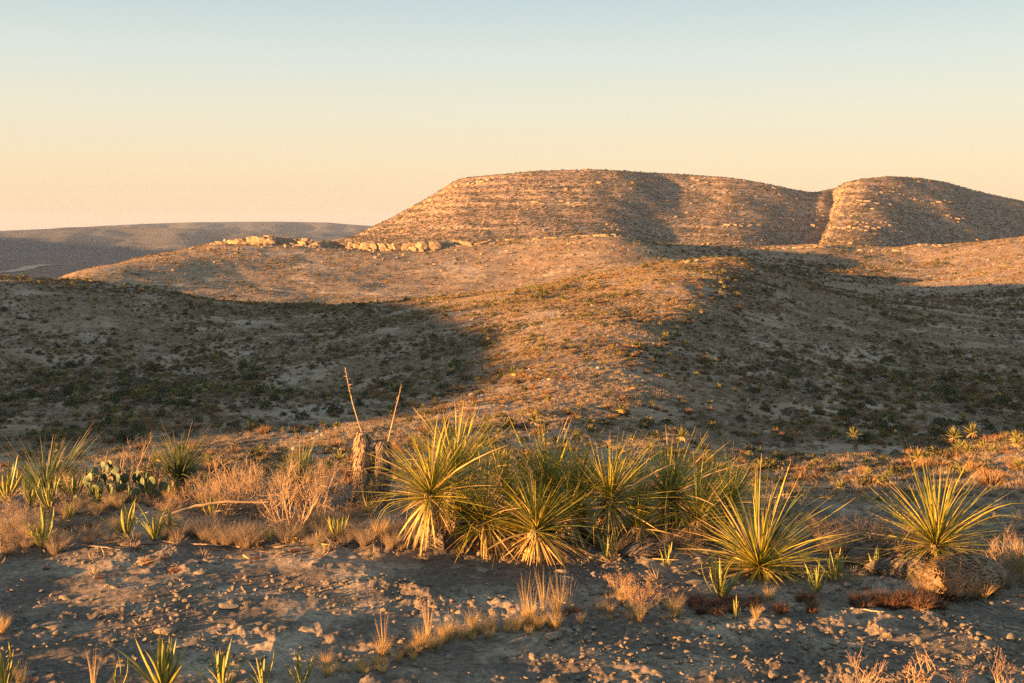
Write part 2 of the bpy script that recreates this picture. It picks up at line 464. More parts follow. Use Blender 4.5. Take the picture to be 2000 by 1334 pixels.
BASE_Y, TOP_Y = 1540.0, 1860.0
def butte_height(px, Y):
    """height of the butte at photo column px (a bearing) and depth Y"""
    topz = (HZ - cinterp(px, BUTTE_SKY)) / FPX * TOP_Y
    basez = -34.0
    x = (px - 1000) / FPX * Y
    up = np.clip((Y - BASE_Y) / (TOP_Y - BASE_Y), 0, 1.1)
    pe = px - 42 * up ** 1.3 * smooth(1450, 1560, px) * smooth(1700, 1620, px) - 14 * up + 9 * fbm(x, Y, 170, 2, 0.5, 49)
    sharp = smooth(1540, 1570, pe) * smooth(1650, 1620, pe)
    wide = sum(w * cinterp(pe + d, BUTTE_PLAN) for d, w in ((-36, .2), (-18, .2), (0, .2), (18, .2), (36, .2)))
    plan = wide * (1 - sharp) + cinterp(pe, BUTTE_PLAN) * sharp
    wob = 9 * fbm(x, Y, 120, 3, 0.5, 51)
    # gullies: the plan bites deepest on the lower half
    s = (Y - (BASE_Y + plan + wob)) / (TOP_Y - BASE_Y - 0.55 * np.clip(plan, -200, 260))
    s1 = np.clip(s, 0, 1.0)
    prof = 0.62 * s1 + 0.38 * s1 ** 2
    hgt = np.maximum(topz - basez, 2.0)
    zz = hgt * prof
    # limestone ledges: benches every 12 m or so
    step = 11.5
    q = zz / step + 0.25 * fbm(x, Y, 160, 2, 0.5, 57)
    fr = q - np.floor(q)
    led = np.clip((fr - 0.62) / 0.22, 0, 1) - fr
    amt = (0.26 * smooth(0.15, 0.4, s1) * (1 - smooth(0.97, 1.0, s1)))
    zz = zz + step * led * amt * (0.35 + 0.65 * smooth(-0.3, 0.4, fbm(x, Y, 90, 2, 0.5, 61)))
    rough = 0.45 * fbm(x, Y, 26, 4, 0.55, 53) + 1.3 * fbm(x, Y, 70, 2, 0.5, 55)
    zz = zz + rough * smooth(0.0, 0.1, s1) * (1 - smooth(0.92, 1.0, s1))
    back = np.clip((Y - TOP_Y) / 700.0, 0, 1)
    zz = zz * (1 - 0.45 * back ** 1.5)
    return basez + zz - 22 * (s < 0) * np.clip(-s, 0, 1)

pxs = np.concatenate([np.linspace(520, 2040, NB_COL), np.linspace(2050, 2420, 40)])
Ys = np.concatenate([np.linspace(1330, 1920, NB_ROW), np.linspace(1930, 2500, 22)])
YY, PX = np.meshgrid(Ys, pxs, indexing='ij')
BZ = butte_height(PX, YY)
bv = np.stack([(PX - 1000) / FPX * YY, YY, BZ], -1).reshape(-1, 3)
butte = tag(obj('butte', mesh_from('butte', bv, grid_faces(len(Ys), len(pxs)), [M_BUTTE], True)), kind='structure')

# ---- far tablelands across the plain at the left, and the out-of-frame range whose shadow lies on the plain
def tableland(name, cols, tops, foot_z, y_top, run, tilt, seed, mat):
    cx = np.linspace(cols[0], cols[-1], 160)
    t = np.linspace(-0.3, 1.6, 46)
    Tt, Cx = np.meshgrid(t, cx, indexing='ij')
    ytop = y_top + tilt * (Cx - cols[0]) / (cols[-1] - cols[0])
    Yv = ytop + run * (Tt - 1) + run * 0.30 * fbm(Cx * y_top / FPX, Cx * 0, 900, 3, 0.5, seed)
    topz = (HZ - np.interp(Cx, cols, tops)) / FPX * ytop
    s = np.clip(Tt, 0, 1)
    z = foot_z + (topz - foot_z) * (0.75 * s + 0.25 * s * s) - 40 * (Tt < 0) * (-Tt) - (topz - foot_z) * 0.12 * np.clip(Tt - 1, 0, 1)
    X = (Cx - 1000) / FPX * Yv
    z = z + (topz - foot_z) * 0.11 * (fbm(X, Yv * 2, 260, 4, 0.55, seed + 3) + 1.4 * fbm(X, Yv * .35, 420, 3, 0.5, seed + 5)) * np.clip(s * 4, 0, 1) * (1 - smooth(0.85, 1, s))
    return tag(obj(name, mesh_from(name, np.stack([X, Yv, z], -1).reshape(-1, 3), grid_faces(len(t), len(cx)), [mat], True)), kind='structure')

tableland('tableland', [-700, -200, 0, 70, 130, 200, 300, 420, 520, 620, 690, 760, 900], [462, 458, 453, 449, 444, 443, 444, 448, 452, 455, 458, 466, 480], -150, 6300, 1100, 500, 71, M_PLAIN)
tableland('high_tableland', [-200, 100, 200, 300, 380, 480, 560, 640, 680, 720, 770, 860, 1100], [458, 447, 441, 436.5, 434, 433, 433, 434.5, 438, 441, 444, 446, 456], -150, 8900, 1600, 0, 81, M_PLAIN)
def ridge(name, pts, half, hts, mat, seed):
    pts = np.array(pts, float); n = 60
    s = np.linspace(0, len(pts) - 1, n)
    cx = np.interp(s, range(len(pts)), pts[:, 0]); cy = np.interp(s, range(len(pts)), pts[:, 1]); ch = np.interp(s, range(len(pts)), hts)
    dx, dy = np.gradient(cx), np.gradient(cy); L = np.hypot(dx, dy); nx, ny = -dy / L, dx / L
    w = np.linspace(-1, 1, 25)
    X = cx[:, None] + nx[:, None] * w * half; Y = cy[:, None] + ny[:, None] * w * half
    Z = -165 + (ch[:, None] + 165) * np.cos(w * math.pi / 2)[None] ** 1.2 * (1 + 0.12 * fbm(X, Y, 700, 3, 0.5, seed))
    return tag(obj(name, mesh_from(name, np.stack([X, Y, Z], -1).reshape(-1, 3), grid_faces(n, 25), [mat], True)), kind='structure')
ridge('mountain_range', [(-6200, 6900), (-5200, 5800), (-3700, 4000), (-2600, 2300), (-2400, 1500)], 900, [-60, 105, 95, 60, -100], M_PLAIN, 91)
# ------------------------------------------------------------------ plant materials
def plant_material(name, c1, c2, tip=None, transl=0.3, rough=0.6, spec=0.3, rnd=True, noise_scale=0.0, tip_from=0.8):
    t = NT(name)
    if rnd:
        oi = t.new('ShaderNodeObjectInfo')
        c = t.mix(oi.outputs['Random'], c1, c2)
    else:
        c = t.mix(0.5, c1, c2)
    tc = t.new('ShaderNodeTexCoord')
    if noise_scale:
        nf = t.noise(tc.outputs['Object'], noise_scale, 3)
        c = t.mix(1.0, c, t.ramp(nf, [(0.3, 0.6), (0.7, 1.4)]), 'MULTIPLY')
    if tip is not None:
        sp = t.new('ShaderNodeSeparateXYZ'); t.link(tc.outputs['Object'], sp.inputs[0])
        c = t.mix(t.ramp(sp.outputs['Z'], [(tip_from, 0.0), (1.0, 1.0)]), c, tip)
    return t.finish(c, rough, None, transl, spec)

M_LEAF = plant_material('yucca_leaf', (0.07, 0.11, 0.018), (0.42, 0.35, 0.03), (0.38, 0.24, 0.07), 0.25, 0.42, 0.35, noise_scale=5)
M_LEAF_S = plant_material('small_yucca_leaf', (0.10, 0.115, 0.035), (0.19, 0.17, 0.045), None, 0.15, 0.5, 0.25)
M_LEAF_DRY = plant_material('dry_yucca_leaf', (0.50, 0.36, 0.14), (0.34, 0.24, 0.10), None, 0.15, 0.6, 0.2, noise_scale=6)
M_LEAF_OLD = plant_material('weathered_leaf', (0.23, 0.185, 0.135), (0.15, 0.12, 0.09), None, 0.1, 0.8, 0.15, noise_scale=6)
M_AGAVE = plant_material('agave_leaf', (0.11, 0.14, 0.035), (0.28, 0.265, 0.055), (0.27, 0.16, 0.07), 0.12, 0.5, 0.35, noise_scale=4, tip_from=0.86)
M_SOTOL = plant_material('sotol_leaf', (0.085, 0.12, 0.045), (0.15, 0.165, 0.06), (0.33, 0.22, 0.10), 0.25, 0.5, 0.3, noise_scale=5, tip_from=0.7)
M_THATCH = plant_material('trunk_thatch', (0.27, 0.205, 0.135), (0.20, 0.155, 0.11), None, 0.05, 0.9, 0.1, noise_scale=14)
M_THATCH_G = plant_material('dark_shaded_thatch', (0.135, 0.115, 0.095), (0.10, 0.085, 0.07), None, 0.05, 0.9, 0.1, noise_scale=14)  # darker grey thatch, with the shade on the dark trunks put into its colour
M_TWIG = plant_material('pale_twig', (0.36, 0.27, 0.175), (0.28, 0.20, 0.13), None, 0.0, 0.85, 0.15)
M_TWIG_G = plant_material('grey_twig', (0.19, 0.15, 0.125), (0.14, 0.11, 0.09), None, 0.0, 0.85, 0.15)
M_TWIG_R = plant_material('reddish_twig', (0.32, 0.23, 0.15), (0.26, 0.18, 0.115), None, 0.0, 0.85, 0.15)
M_SEED = plant_material('dry_seed_head', (0.34, 0.22, 0.12), (0.28, 0.17, 0.10), None, 0.2, 0.9, 0.1)
M_GRASS = plant_material('golden_grass', (0.50, 0.37, 0.17), (0.42, 0.29, 0.13), None, 0.3, 0.7, 0.2)
M_GRASS_T = plant_material('tan_grass', (0.33, 0.265, 0.185), (0.24, 0.19, 0.135), None, 0.3, 0.75, 0.15)
M_MOSS = plant_material('spike_moss', (0.15, 0.085, 0.05), (0.10, 0.06, 0.04), None, 0.05, 0.9, 0.1)
M_MOSS_R = plant_material('red_moss', (0.17, 0.075, 0.045), (0.12, 0.06, 0.04), None, 0.05, 0.9, 0.1)
M_STALK = plant_material('dry_stalk', (0.42, 0.30, 0.17), (0.36, 0.25, 0.14), None, 0.0, 0.7, 0.2, noise_scale=9)
M_WOOD = plant_material('weathered_wood', (0.20, 0.175, 0.15), (0.16, 0.14, 0.12), None, 0.0, 0.85, 0.15, noise_scale=20)
def pad_material():
    t = NT('prickly_pear_pad')
    oi = t.new('ShaderNodeObjectInfo'); tc = t.new('ShaderNodeTexCoord')
    c = t.mix(oi.outputs['Random'], (0.040, 0.075, 0.045), (0.085, 0.115, 0.05))
    c = t.mix(1.0, c, t.ramp(t.noise(tc.outputs['Object'], 4, 3), [(0.3, 0.75), (0.7, 1.2)]), 'MULTIPLY')
    vo = t.new('ShaderNodeTexVoronoi'); vo.inputs['Scale'].default_value = 7.5
    t.link(tc.outputs['Object'], vo.inputs['Vector'])
    d = t.ramp(vo.outputs['Distance'], [(0.10, 1.0), (0.17, 0.0)])
    c = t.mix(d, c, (0.33, 0.26, 0.13))
    return t.finish(c, 0.55, t.bump(d, 0.03, 0.6), 0.06, 0.35)
M_PAD = pad_material()
def stone_material(name, a, b):
    t = NT(name); tc = t.new('ShaderNodeTexCoord'); oi = t.new('ShaderNodeObjectInfo')
    add = t.new('ShaderNodeVectorMath', operation='ADD'); t.link(tc.outputs['Object'], add.inputs[0]); t.link(oi.outputs['Location'], add.inputs[1])
    n1 = t.noise(add.outputs[0], 2.2, 6, 0.65); n2 = t.noise(add.outputs[0], 9, 5, 0.7)
    c = t.mix(oi.outputs['Random'], a, b)
    c = t.mix(1.0, c, t.ramp(n1, [(0.3, 0.62), (0.7, 1.25)]), 'MULTIPLY')
    c = t.mix(t.ramp(n2, [(0.58, 0.0), (0.7, 0.7)]), c, (0.10, 0.085, 0.07))
    return t.finish(c, 0.92, t.bump(n2, 0.12, 0.7), spec=0.15)
M_STONE = stone_material('limestone', (0.33, 0.285, 0.22), (0.25, 0.215, 0.17))
M_CLIFF = stone_material('cliff_limestone', (0.30, 0.23, 0.15), (0.21, 0.16, 0.11))

# ------------------------------------------------------------------ plant shapes
def blade_mesh(name, w, bend, segs, mats, vee=0.25, droop_pow=2.0, wshape=None, twist=0.0):
    """a leaf one unit long growing along +Z, bending towards +X, V-shaped across"""
    v, f = [], []
    for i in range(segs + 1):
        s = i / segs
        ww = w * (wshape(s) if wshape else (min(1.0, 0.55 + 3 * s) * (1 - s ** 3) if s < 1 else 0.0)) * 0.5 + 0.0006
        x = bend * s ** droop_pow
        z = s * (1 - 0.25 * abs(bend) * s)
        ct, st_ = math.cos(twist * s), math.sin(twist * s)
        for side, dep in ((-1, vee), (0, 0), (1, vee)):
            v.append((x - dep * ww * ct + side * ww * st_ * 0.5, side * ww * ct, z))
    for i in range(segs):
        a = i * 3
        f += [(a, a + 1, a + 4, a + 3), (a + 1, a + 2, a + 5, a + 4)]
    return mesh_from(name, v, f, mats, True)

def frame_for(d, roll=0.0):
    """rotation taking +Z to d with +X turned to hang downwards"""
    d = Vector(d).normalized()
    down = Vector((d.x * 0.02, d.y * 0.02, -1.0)) if abs(d.z) < 0.985 else Vector((d.x, d.y, 0)) + Vector((0.01, 0, 0))
    x = (down - d * down.dot(d)).normalized()
    y = d.cross(x)
    m = Matrix((x, y, d)).transposed()
    return (m @ Matrix.Rotation(roll, 3, 'Z')).to_quaternion()

YL = [blade_mesh('yucca_leaf', w, b, 5, [M_LEAF], 0.3) for w, b in ((.0145, .02), (.013, .06), (.015, .12), (.013, .20), (.0145, .04), (.013, .30), (.016, .10), (.012, -.10), (.012, .42))]
YL += [blade_mesh('yucca_leaf', w, b, 7, [M_LEAF], 0.3, pw) for w, b, pw in ((.014, .35, 5), (.013, .55, 7))]
YD = [blade_mesh('dry_leaf', w, b, 5, [M_LEAF_DRY], 0.3, 1.6, twist=tw) for w, b, tw in ((.030, .10, .6), (.026, .25, -.9), (.032, .40, .4), (.028, .18, -.3))]
YO = [blade_mesh('old_leaf', w, b, 5, [M_LEAF_OLD], 0.3, 1.6, twist=tw) for w, b, tw in ((.034, .10, .9), (.03, .3, -.9), (.034, .5, .4))]
SL = [blade_mesh('sotol_leaf', w, b, 6, [M_SOTOL], 0.3) for w, b in ((.014, .05), (.013, .15), (.012, .3), (.014, .45))]
AG_SHAPE = lambda s: (0.75 + 0.5 * s if s < 0.5 else (1 - ((s - 0.5) / 0.5) ** 1.7)) if s < 1 else 0.0
AL = [blade_mesh('agave_leaf', w, b, 6, [M_AGAVE], 0.55, 2.0, AG_SHAPE) for w, b in ((.075, -.10), (.07, -.24), (.08, -.02), (.07, .16), (.065, -.34))]

def tubes(paths, sides=3):
    """paths: list of (points, radii) -> verts, faces"""
    V, F = [], []
    for pts, rad in paths:
        n = len(pts); base = len(V)
        for i, p in enumerate(pts):
            a = np.array(pts[min(i + 1, n - 1)]) - np.array(pts[max(i - 1, 0)])
            a = a / (np.linalg.norm(a) + 1e-9)
            u = np.cross(a, (0.31, 0.87, 0.38)); u /= np.linalg.norm(u) + 1e-9
            w = np.cross(a, u)
            for k in range(sides):
                t = 2 * math.pi * k / sides
                V.append(np.array(p) + rad[i] * (math.cos(t) * u + math.sin(t) * w))
        for i in range(n - 1):
            for k in range(sides):
                k2 = (k + 1) % sides
                F.append((base + i * sides + k, base + i * sides + k2, base + (i + 1) * sides + k2, base + (i + 1) * sides + k))
    return V, F

def twig_paths(rnd, n_stems, levels, spread, wander, up=0.25, r0=0.012, kids=(3, 5), shrink=0.62, first=0.5):
    """branching bush one unit high; returns paths per level and the tip points"""
    lev = [[] for _ in range(levels)]; tips = []
    def grow(p, d, L, r, k):
        n = 5 if k < 2 else 4
        pts, rad = [np.array(p)], [r]
        for i in range(n):
            d = d + rnd.normal(0, wander, 3) + np.array((0, 0, up * 0.25)); d = d / np.linalg.norm(d)
            pts.append(pts[-1] + d * L / n); rad.append(r * (1 - 0.55 * (i + 1) / n))
        lev[k].append((pts, rad))
        if k + 1 < levels:
            for _ in range(rnd.integers(*kids)):
                t = rnd.uniform(0.3, 1.0); i = min(int(t * n), n - 1)
                q = pts[i] + (pts[i + 1] - pts[i]) * (t * n - i)
                nd = d + rnd.normal(0, 0.62, 3); nd[2] += up * 0.6; nd /= np.linalg.norm(nd)
                grow(q, nd, L * shrink * rnd.uniform(0.65, 1.1), r * 0.55, k + 1)
        else:
            tips.append(pts[-1])
    for _ in range(n_stems):
        a = rnd.uniform(0, 2 * math.pi); s = spread * math.sqrt(rnd.uniform(0.05, 1))
        d = np.array((math.cos(a) * s, math.sin(a) * s, 1.0)); d /= np.linalg.norm(d)
        grow((math.cos(a) * 0.03, math.sin(a) * 0.03, -0.03), d, first * rnd.uniform(0.8, 1.15), r0, 0)
    return lev, tips

def bush_meshes(seed, mat, seedmat=None, **kw):
    rnd = np.random.default_rng(seed)
    lev, tips = twig_paths(rnd, **kw)
    V, F = tubes(lev[0] + (lev[1] if len(lev) > 3 else []), 4)
    stems = mesh_from('stems', V, F, [mat], True)
    V, F = tubes(sum(lev[2 if len(lev) > 3 else 1:], []), 3)
    tw = mesh_from('twigs', V, F, [mat], True)
    sd = None
    if seedmat is not None:
        V, F = [], []
        for p in tips:
            for _ in range(2):
                c = p + rnd.normal(0, 0.012, 3); s = rnd.uniform(0.009, 0.018); b = len(V)
                q = rnd.normal(0, 1, (4, 3)); q /= np.linalg.norm(q, axis=1)[:, None]
                V += list(c + q * s); F += [(b, b + 1, b + 2), (b, b + 2, b + 3), (b, b + 3, b + 1), (b + 1, b + 3, b + 2)]
        sd = mesh_from('seed_heads', V, F, [seedmat], False)
    return stems, tw, sd

BUSH = {
    'open': bush_meshes(1, M_TWIG, None, n_stems=7, levels=4, spread=0.9, wander=0.16, up=0.3, r0=0.011, kids=(3, 5)),
    'dense': bush_meshes(2, M_TWIG, None, n_stems=22, levels=4, spread=1.3, wander=0.16, up=0.1, r0=0.007, kids=(3, 5), first=0.55),
    'fan': bush_meshes(3, M_TWIG, None, n_stems=13, levels=4, spread=1.0, wander=0.12, up=0.35, r0=0.009, kids=(3, 5), first=0.6),
    'seedy': bush_meshes(4, M_TWIG, M_SEED, n_stems=11, levels=4, spread=1.0, wander=0.15, up=0.2, r0=0.008, kids=(3, 5)),
    'grey': bush_meshes(5, M_TWIG_G, None, n_stems=20, levels=4, spread=1.4, wander=0.18, up=0.1, r0=0.010, kids=(3, 5)),
    'greyseed': bush_meshes(6, M_TWIG_G, M_SEED, n_stems=16, levels=4, spread=1.2, wander=0.18, up=0.15, r0=0.010, kids=(3, 5)),
    'red': bush_meshes(7, M_TWIG_R, M_SEED, n_stems=9, levels=3, spread=0.8, wander=0.12, up=0.4, r0=0.016, kids=(2, 4), first=0.7),
}

def tuft_mesh(name, seed, n, spread, width, mats, hvar=(0.5, 1.0), bend=0.35, base=0.10, segs=3, stalks=0, clump=1):
    """a grass tuft one unit high"""
    rnd = np.random.default_rng(seed); V, F = [], []
    cs = rnd.normal(0, base * 0.9, (clump, 2)) if clump > 1 else np.zeros((1, 2))
    for k in range(n + stalks):
        c = cs[k % clump]
        a = rnd.uniform(0, 2 * math.pi); h = rnd.uniform(*hvar); sp = spread * rnd.uniform(0.1, 1.0); bn = bend * rnd.uniform(0.2, 1.2)
        w = width * rnd.uniform(0.6, 1.2)
        if k >= n: h *= 1.9; sp *= 0.25; bn *= 0.4; w *= 0.7
        b0 = base * math.sqrt(rnd.uniform(0, 1)); ux, uy = math.cos(a), math.sin(a)
        fa = rnd.uniform(0, math.pi); wx, wy = math.cos(fa), math.sin(fa)
        bi = len(V)
        for i in range(segs + 1):
            s = i / segs; o = b0 + sp * s * h + bn * s * s * h; z = h * s * (1 - 0.35 * bn * s) - 0.02
            ww = w * (1 - 0.92 * s)
            V.append((c[0] + ux * o - wx * ww, c[1] + uy * o - wy * ww, z)); V.append((c[0] + ux * o + wx * ww, c[1] + uy * o + wy * ww, z))
        for i in range(segs):
            q = bi + 2 * i; F.append((q, q + 1, q + 3, q + 2))
    return mesh_from(name, V, F, mats, False)

TUFT_GOLD = [tuft_mesh('grass_blades', 10 + i, 260, .38, .006, [M_GRASS], bend=.35, stalks=st) for i, st in enumerate((0, 5, 0, 9))]
TUFT_TAN = [tuft_mesh('grass_blades', 20 + i, 420, .55, .006, [M_GRASS_T], bend=.55, base=.22, stalks=st) for i, st in enumerate((0, 4, 0))]
TUFT_STALK = [tuft_mesh('grass_stalks', 30 + i, 22, .18, .0042, [M_GRASS], (0.6, 1.0), bend=.12, base=.03) for i in range(3)]
MOSS = [tuft_mesh('moss_fronds', 40 + i, 260, .9, .045, [M_MOSS], (0.3, 1.0), bend=.9, base=.30, clump=9) for i in range(3)]
MOSS_R = [tuft_mesh('moss_fronds', 44 + i, 160, .6, .03, [M_MOSS_R], (0.4, 1.0), bend=.3, base=.5) for i in range(2)]

def shaggy_mesh(name, seed, h, r, n, mats, tuft_len=0.10, lean=0.0, dome=False):
    """an old yucca trunk thatched with hanging dead leaf stubs, h metres high"""
    rnd = np.random.default_rng(seed); V, F = [], []
    nz, na = 9, 12
    for i in range(nz):
        z = h * i / (nz - 1); rr = r * (0.80 + 0.1 * math.sin(i * 1.7 + seed)) * (1.0 if i < nz - 1 else 0.75)
        if dome: rr *= max(0.0004, 1 - abs(2 * i / (nz - 1) - 1) ** 2.4) ** 0.5
        for k in range(na):
            a = 2 * math.pi * k / na; q = rr * (1 + 0.1 * math.sin(3 * a + i))
            V.append((math.cos(a) * q + lean * z, math.sin(a) * q, z - (0.03 if i == 0 else 0)))
    for i in range(nz - 1):
        for k in range(na):
            k2 = (k + 1) % na
            F.append((i * na + k, i * na + k2, (i + 1) * na + k2, (i + 1) * na + k))
    if not dome: F.append(tuple((nz - 1) * na + k for k in range(na)))
    for _ in range(n):
        z = h * rnd.uniform(0.03, 1.02); a = rnd.uniform(0, 2 * math.pi)
        L = tuft_len * rnd.uniform(0.5, 1.2); w = rnd.uniform(0.004, 0.010); out = rnd.uniform(0.008, 0.03)
        b = len(V); ux, uy = math.cos(a), math.sin(a); tx, ty = -uy, ux; j = rnd.normal(0, 0.25)
        rz_ = max(0.05, 1 - min(1, abs(2 * z / h - 1)) ** 2.4) ** 0.5 if dome else 1.0
        for s, o, wd in ((0, 0.82, 1), (0.5, 0.95 + out / r * .6, .9), (1.0, 0.96 + out / r, .25)):
            q = r * o * rz_; zz = max(z - L * s, -0.02)
            cx, cy = ux * q + tx * L * s * j + lean * z, uy * q + ty * L * s * j
            V += [(cx - tx * w * wd, cy - ty * w * wd, zz), (cx + tx * w * wd, cy + ty * w * wd, zz)]
        F += [(b, b + 1, b + 3, b + 2), (b + 2, b + 3, b + 5, b + 4)]
    return mesh_from(name, V, F, mats, False)

def stone_mesh(name, seed, flat=0.6, rough=0.35, sub=2, mat=None):
    rnd = np.random.default_rng(seed)
    bm = bmesh.new(); bmesh.ops.create_icosphere(bm, subdivisions=sub, radius=1.0)
    dirs = rnd.normal(0, 1, (9, 3)); dirs /= np.linalg.norm(dirs, axis=1)[:, None]
    offs = rnd.uniform(0.38, 0.9, 9)
    sx, sy = rnd.uniform(0.8, 1.25), rnd.uniform(0.7, 1.1)
    for v in bm.verts:
        p = np.array(v.co)
        for d, o in zip(dirs, offs):      # chipped flat faces
            e = p @ d - o
            if e > 0: p = p - d * e * 0.9
        p = p * (1 + rough * 0.12 * rnd.normal())
        v.co = (p[0] * sx, p[1] * sy, p[2] * flat)
    me = bpy.data.meshes.new(name); bm.to_mesh(me); bm.free()
    me.materials.append(mat or M_STONE)
    return me

def block_mesh(name, seed, mat):
    """a weathered cliff block about 2 units across, joints rounded"""
    rnd = np.random.default_rng(seed)
    bm = bmesh.new(); bmesh.ops.create_cube(bm, size=2.0)
    bmesh.ops.subdivide_edges(bm, edges=bm.edges[:], cuts=3, use_grid_fill=True)
    k = rnd.uniform(0, 40)
    dirs = rnd.normal(0, 1, (11, 3)); dirs /= np.linalg.norm(dirs, axis=1)[:, None]; offs = rnd.uniform(0.85, 1.25, 11)
    for v in bm.verts:
        p = np.array(v.co)
        for d, o in zip(dirs, offs):
            q = p @ d - o
            if q > 0: p = p - d * q * 0.95
        n = 0.14 * gnoise(np.array([p[0] * 1.3 + k + p[2]]), np.array([p[1] * 1.3 + p[2] * 1.7 - k]), seed)[0]
        band = 0.06 * math.sin(p[2] * 6 + k)
        j = rnd.normal(0, 0.03, 3)
        v.co = (p[0] * (1 + n + band) + j[0], p[1] * (1 + n + band) + j[1], p[2] * (1 + 0.5 * n) + j[2])
    me = bpy.data.meshes.new(name); bm.to_mesh(me); bm.free()
    me.materials.append(mat)
    return me
# ------------------------------------------------------------------ foreground plants
prnd = np.random.default_rng(99)
def px2m(px, Y): return px * Y / FPX

def leaf_rosette(parent, name, meshes, n, center, length, th0, th1, rnd, lean=(0, 0), wide=1.0, pw=1.0, name_scale=(0.75, 1.05), az=None, r_in=0.03):
    """n separate leaves fanned about center (relative to parent) between two angles from straight up"""
    ax = Vector((lean[0], lean[1], 1.0)).normalized(); q0 = Vector((0, 0, 1)).rotation_difference(ax)
    for i in range(n):
        u = (i + 0.5) / n
        c0, c1 = math.cos(th0), math.cos(th1)
        t = math.acos(max(-1, min(1, c0 + (c1 - c0) * u ** pw))) + rnd.normal(0, 0.15)
        a = i * 2.39996 + rnd.normal(0, 0.25) if az is None else rnd.uniform(*az)
        d = q0 @ Vector((math.sin(t) * math.cos(a), math.sin(t) * math.sin(a), math.cos(t)))
        o = obj(name, meshes[int(rnd.integers(len(meshes)))], parent)
        L = length * rnd.uniform(*name_scale) * (1 + 0.13 * math.sin(a + length * 50) + 0.08 * math.sin(2 * a + length * 90))
        o.location = Vector(center) + d * r_in * rnd.uniform(0.3, 1.0) + Vector((0, 0, -0.02 * u))
        o.rotation_mode = 'QUATERNION'
        o.rotation_quaternion = frame_for(d, rnd.normal(0, 0.35))
        o.scale = (L, L * wide * rnd.uniform(0.85, 1.15), L)

def yucca(label, px, pyc, pyb, R, n_green, n_dry, seed, th=1.65, lean=(0, 0), dry=None, dry_len=0.62, dry_kind=None, trunk=True, wide=1.0, n_old=0, group='big yuccas along the edge of the bare ground', name='yucca', meshes=None, cat='yucca'):
    rnd = np.random.default_rng(seed)
    b = on_ground(px, pyb)
    Y = b[1]; L = px2m(R, Y); hc = px2m(pyb - pyc, Y)
    root = obj(name, None, None, b)
    root.empty_display_size = 0.1
    tag(root, label, cat, group)
    c = (lean[0] * hc * 0.8, lean[1] * hc * 0.8, hc)
    leaf_rosette(root, 'leaf', meshes or (YL + YL + YD[1:3] + YO[:1]), min(295, int(n_green * 1.65)), c, L, 0.03, th, rnd, lean, wide, 1.08, (0.6, 1.16))
    if n_dry:
        d0, d1 = dry or (1.9, 2.75)
        leaf_rosette(root, 'dry_leaf', dry_kind or YD, n_dry, (c[0], c[1], hc - 0.02), L * dry_len, d0, d1, rnd, (0, 0), wide * 1.1)
    if n_old:
        leaf_rosette(root, 'old_leaf', YO, n_old, (c[0], c[1], hc - 0.05), L * 0.55, 2.1, 2.9, rnd, (0, 0), wide * 1.2)
    if trunk and hc > 0.05:
        t = obj('trunk', shaggy_mesh('trunk', seed, hc + 0.03, 0.055, 260, [M_THATCH], 0.09, lean[0] * 0.8), root, (0, 0, -0.02))
    return root

yucca('tall yucca leaning left beside the two dead trunks, its straw leaves hanging', 850, 964, 1064, 146, 220, 75, 101, 1.6, (-0.10, -0.10), dry_len=0.66, n_old=30)
yucca('upright dense yucca rising behind the left-leaning one, tallest of the cluster', 884, 930, 1040, 138, 170, 40, 102, 1.45, (0.05, 0.1))
yucca('low spreading yucca between the left-leaning one and the golden-skirted one', 948, 1016, 1058, 138, 170, 80, 103, 1.65, (-0.05, -0.05), (1.6, 2.3), 0.85, n_old=20)
yucca('small front yucca with a bright golden skirt of dry leaves touching bare ground', 1046, 1034, 1082, 128, 130, 130, 104, 1.35, (0.02, -0.1), (1.75, 2.45), 0.85)
yucca('fan-shaped yucca standing right behind the golden-skirted one', 1068, 960, 1040, 150, 180, 60, 105, 1.55, (0.0, -0.05), (1.75, 2.5), 0.7, n_old=20)
yucca('dark green yucca with a long pale hanging skirt in the middle of the row', 1192, 978, 1062, 138, 170, 0, 106, 1.6, (0.0, 0.0))
leaf_rosette(bpy.data.objects[-1] if False else [o for o in COL.objects if o.get('label', '').startswith('dark green yucca')][0], 'dry_leaf', YD, 90,
             (0, -0.02, px2m(80, on_ground(1192, 1062)[1])), px2m(92, on_ground(1192, 1062)[1]), 2.2, 2.85, np.random.default_rng(1061), wide=1.2)
yucca('tall round-headed yucca with a brown skirt, right of the dark green one', 1308, 968, 1042, 140, 200, 100, 107, 1.75, (0, -0.05), (1.9, 2.8), 0.62)
yucca('smaller yellow-green yucca half hidden behind the round-headed one', 1382, 962, 1030, 100, 150, 40, 108, 1.6, (0, 0))
yucca('wide stemless yucca fanning up from the ground in front, right of the cluster', 1482, 1104, 1122, 186, 190, 45, 109, 1.62, (0.02, -0.08), (1.6, 1.95), 0.7, trunk=False, n_old=25)
yucca('big lone yucca at the right above the fallen thatched trunk', 1828, 1062, 1112, 178, 165, 18, 110, 1.62, (0.0, -0.08), (1.8, 2.6), 0.6, n_old=14)
yucca('small yellow yucca at the right edge beside the fallen thatched trunk', 1992, 1122, 1136, 70, 60, 20, 111, 1.3, trunk=False)
yucca('small yellow yucca sprouting at the foot of the dead trunks', 716, 1000, 1012, 46, 45, 6, 112, 1.3, trunk=False)
yucca('little green yucca tucked behind the second dead trunk', 727, 925, 985, 55, 60, 8, 113, 1.7)
yucca('yellow-green yucca in the gap behind the low spreading one', 985, 962, 1040, 118, 130, 20, 114, 1.4)
yucca('slim yucca behind, between the fan-shaped and the dark green ones', 1128, 965, 1045, 118, 120, 20, 115, 1.3)
yucca('small yucca behind, between the dark green and round-headed ones', 1250, 985, 1045, 100, 110, 20, 116, 1.4)
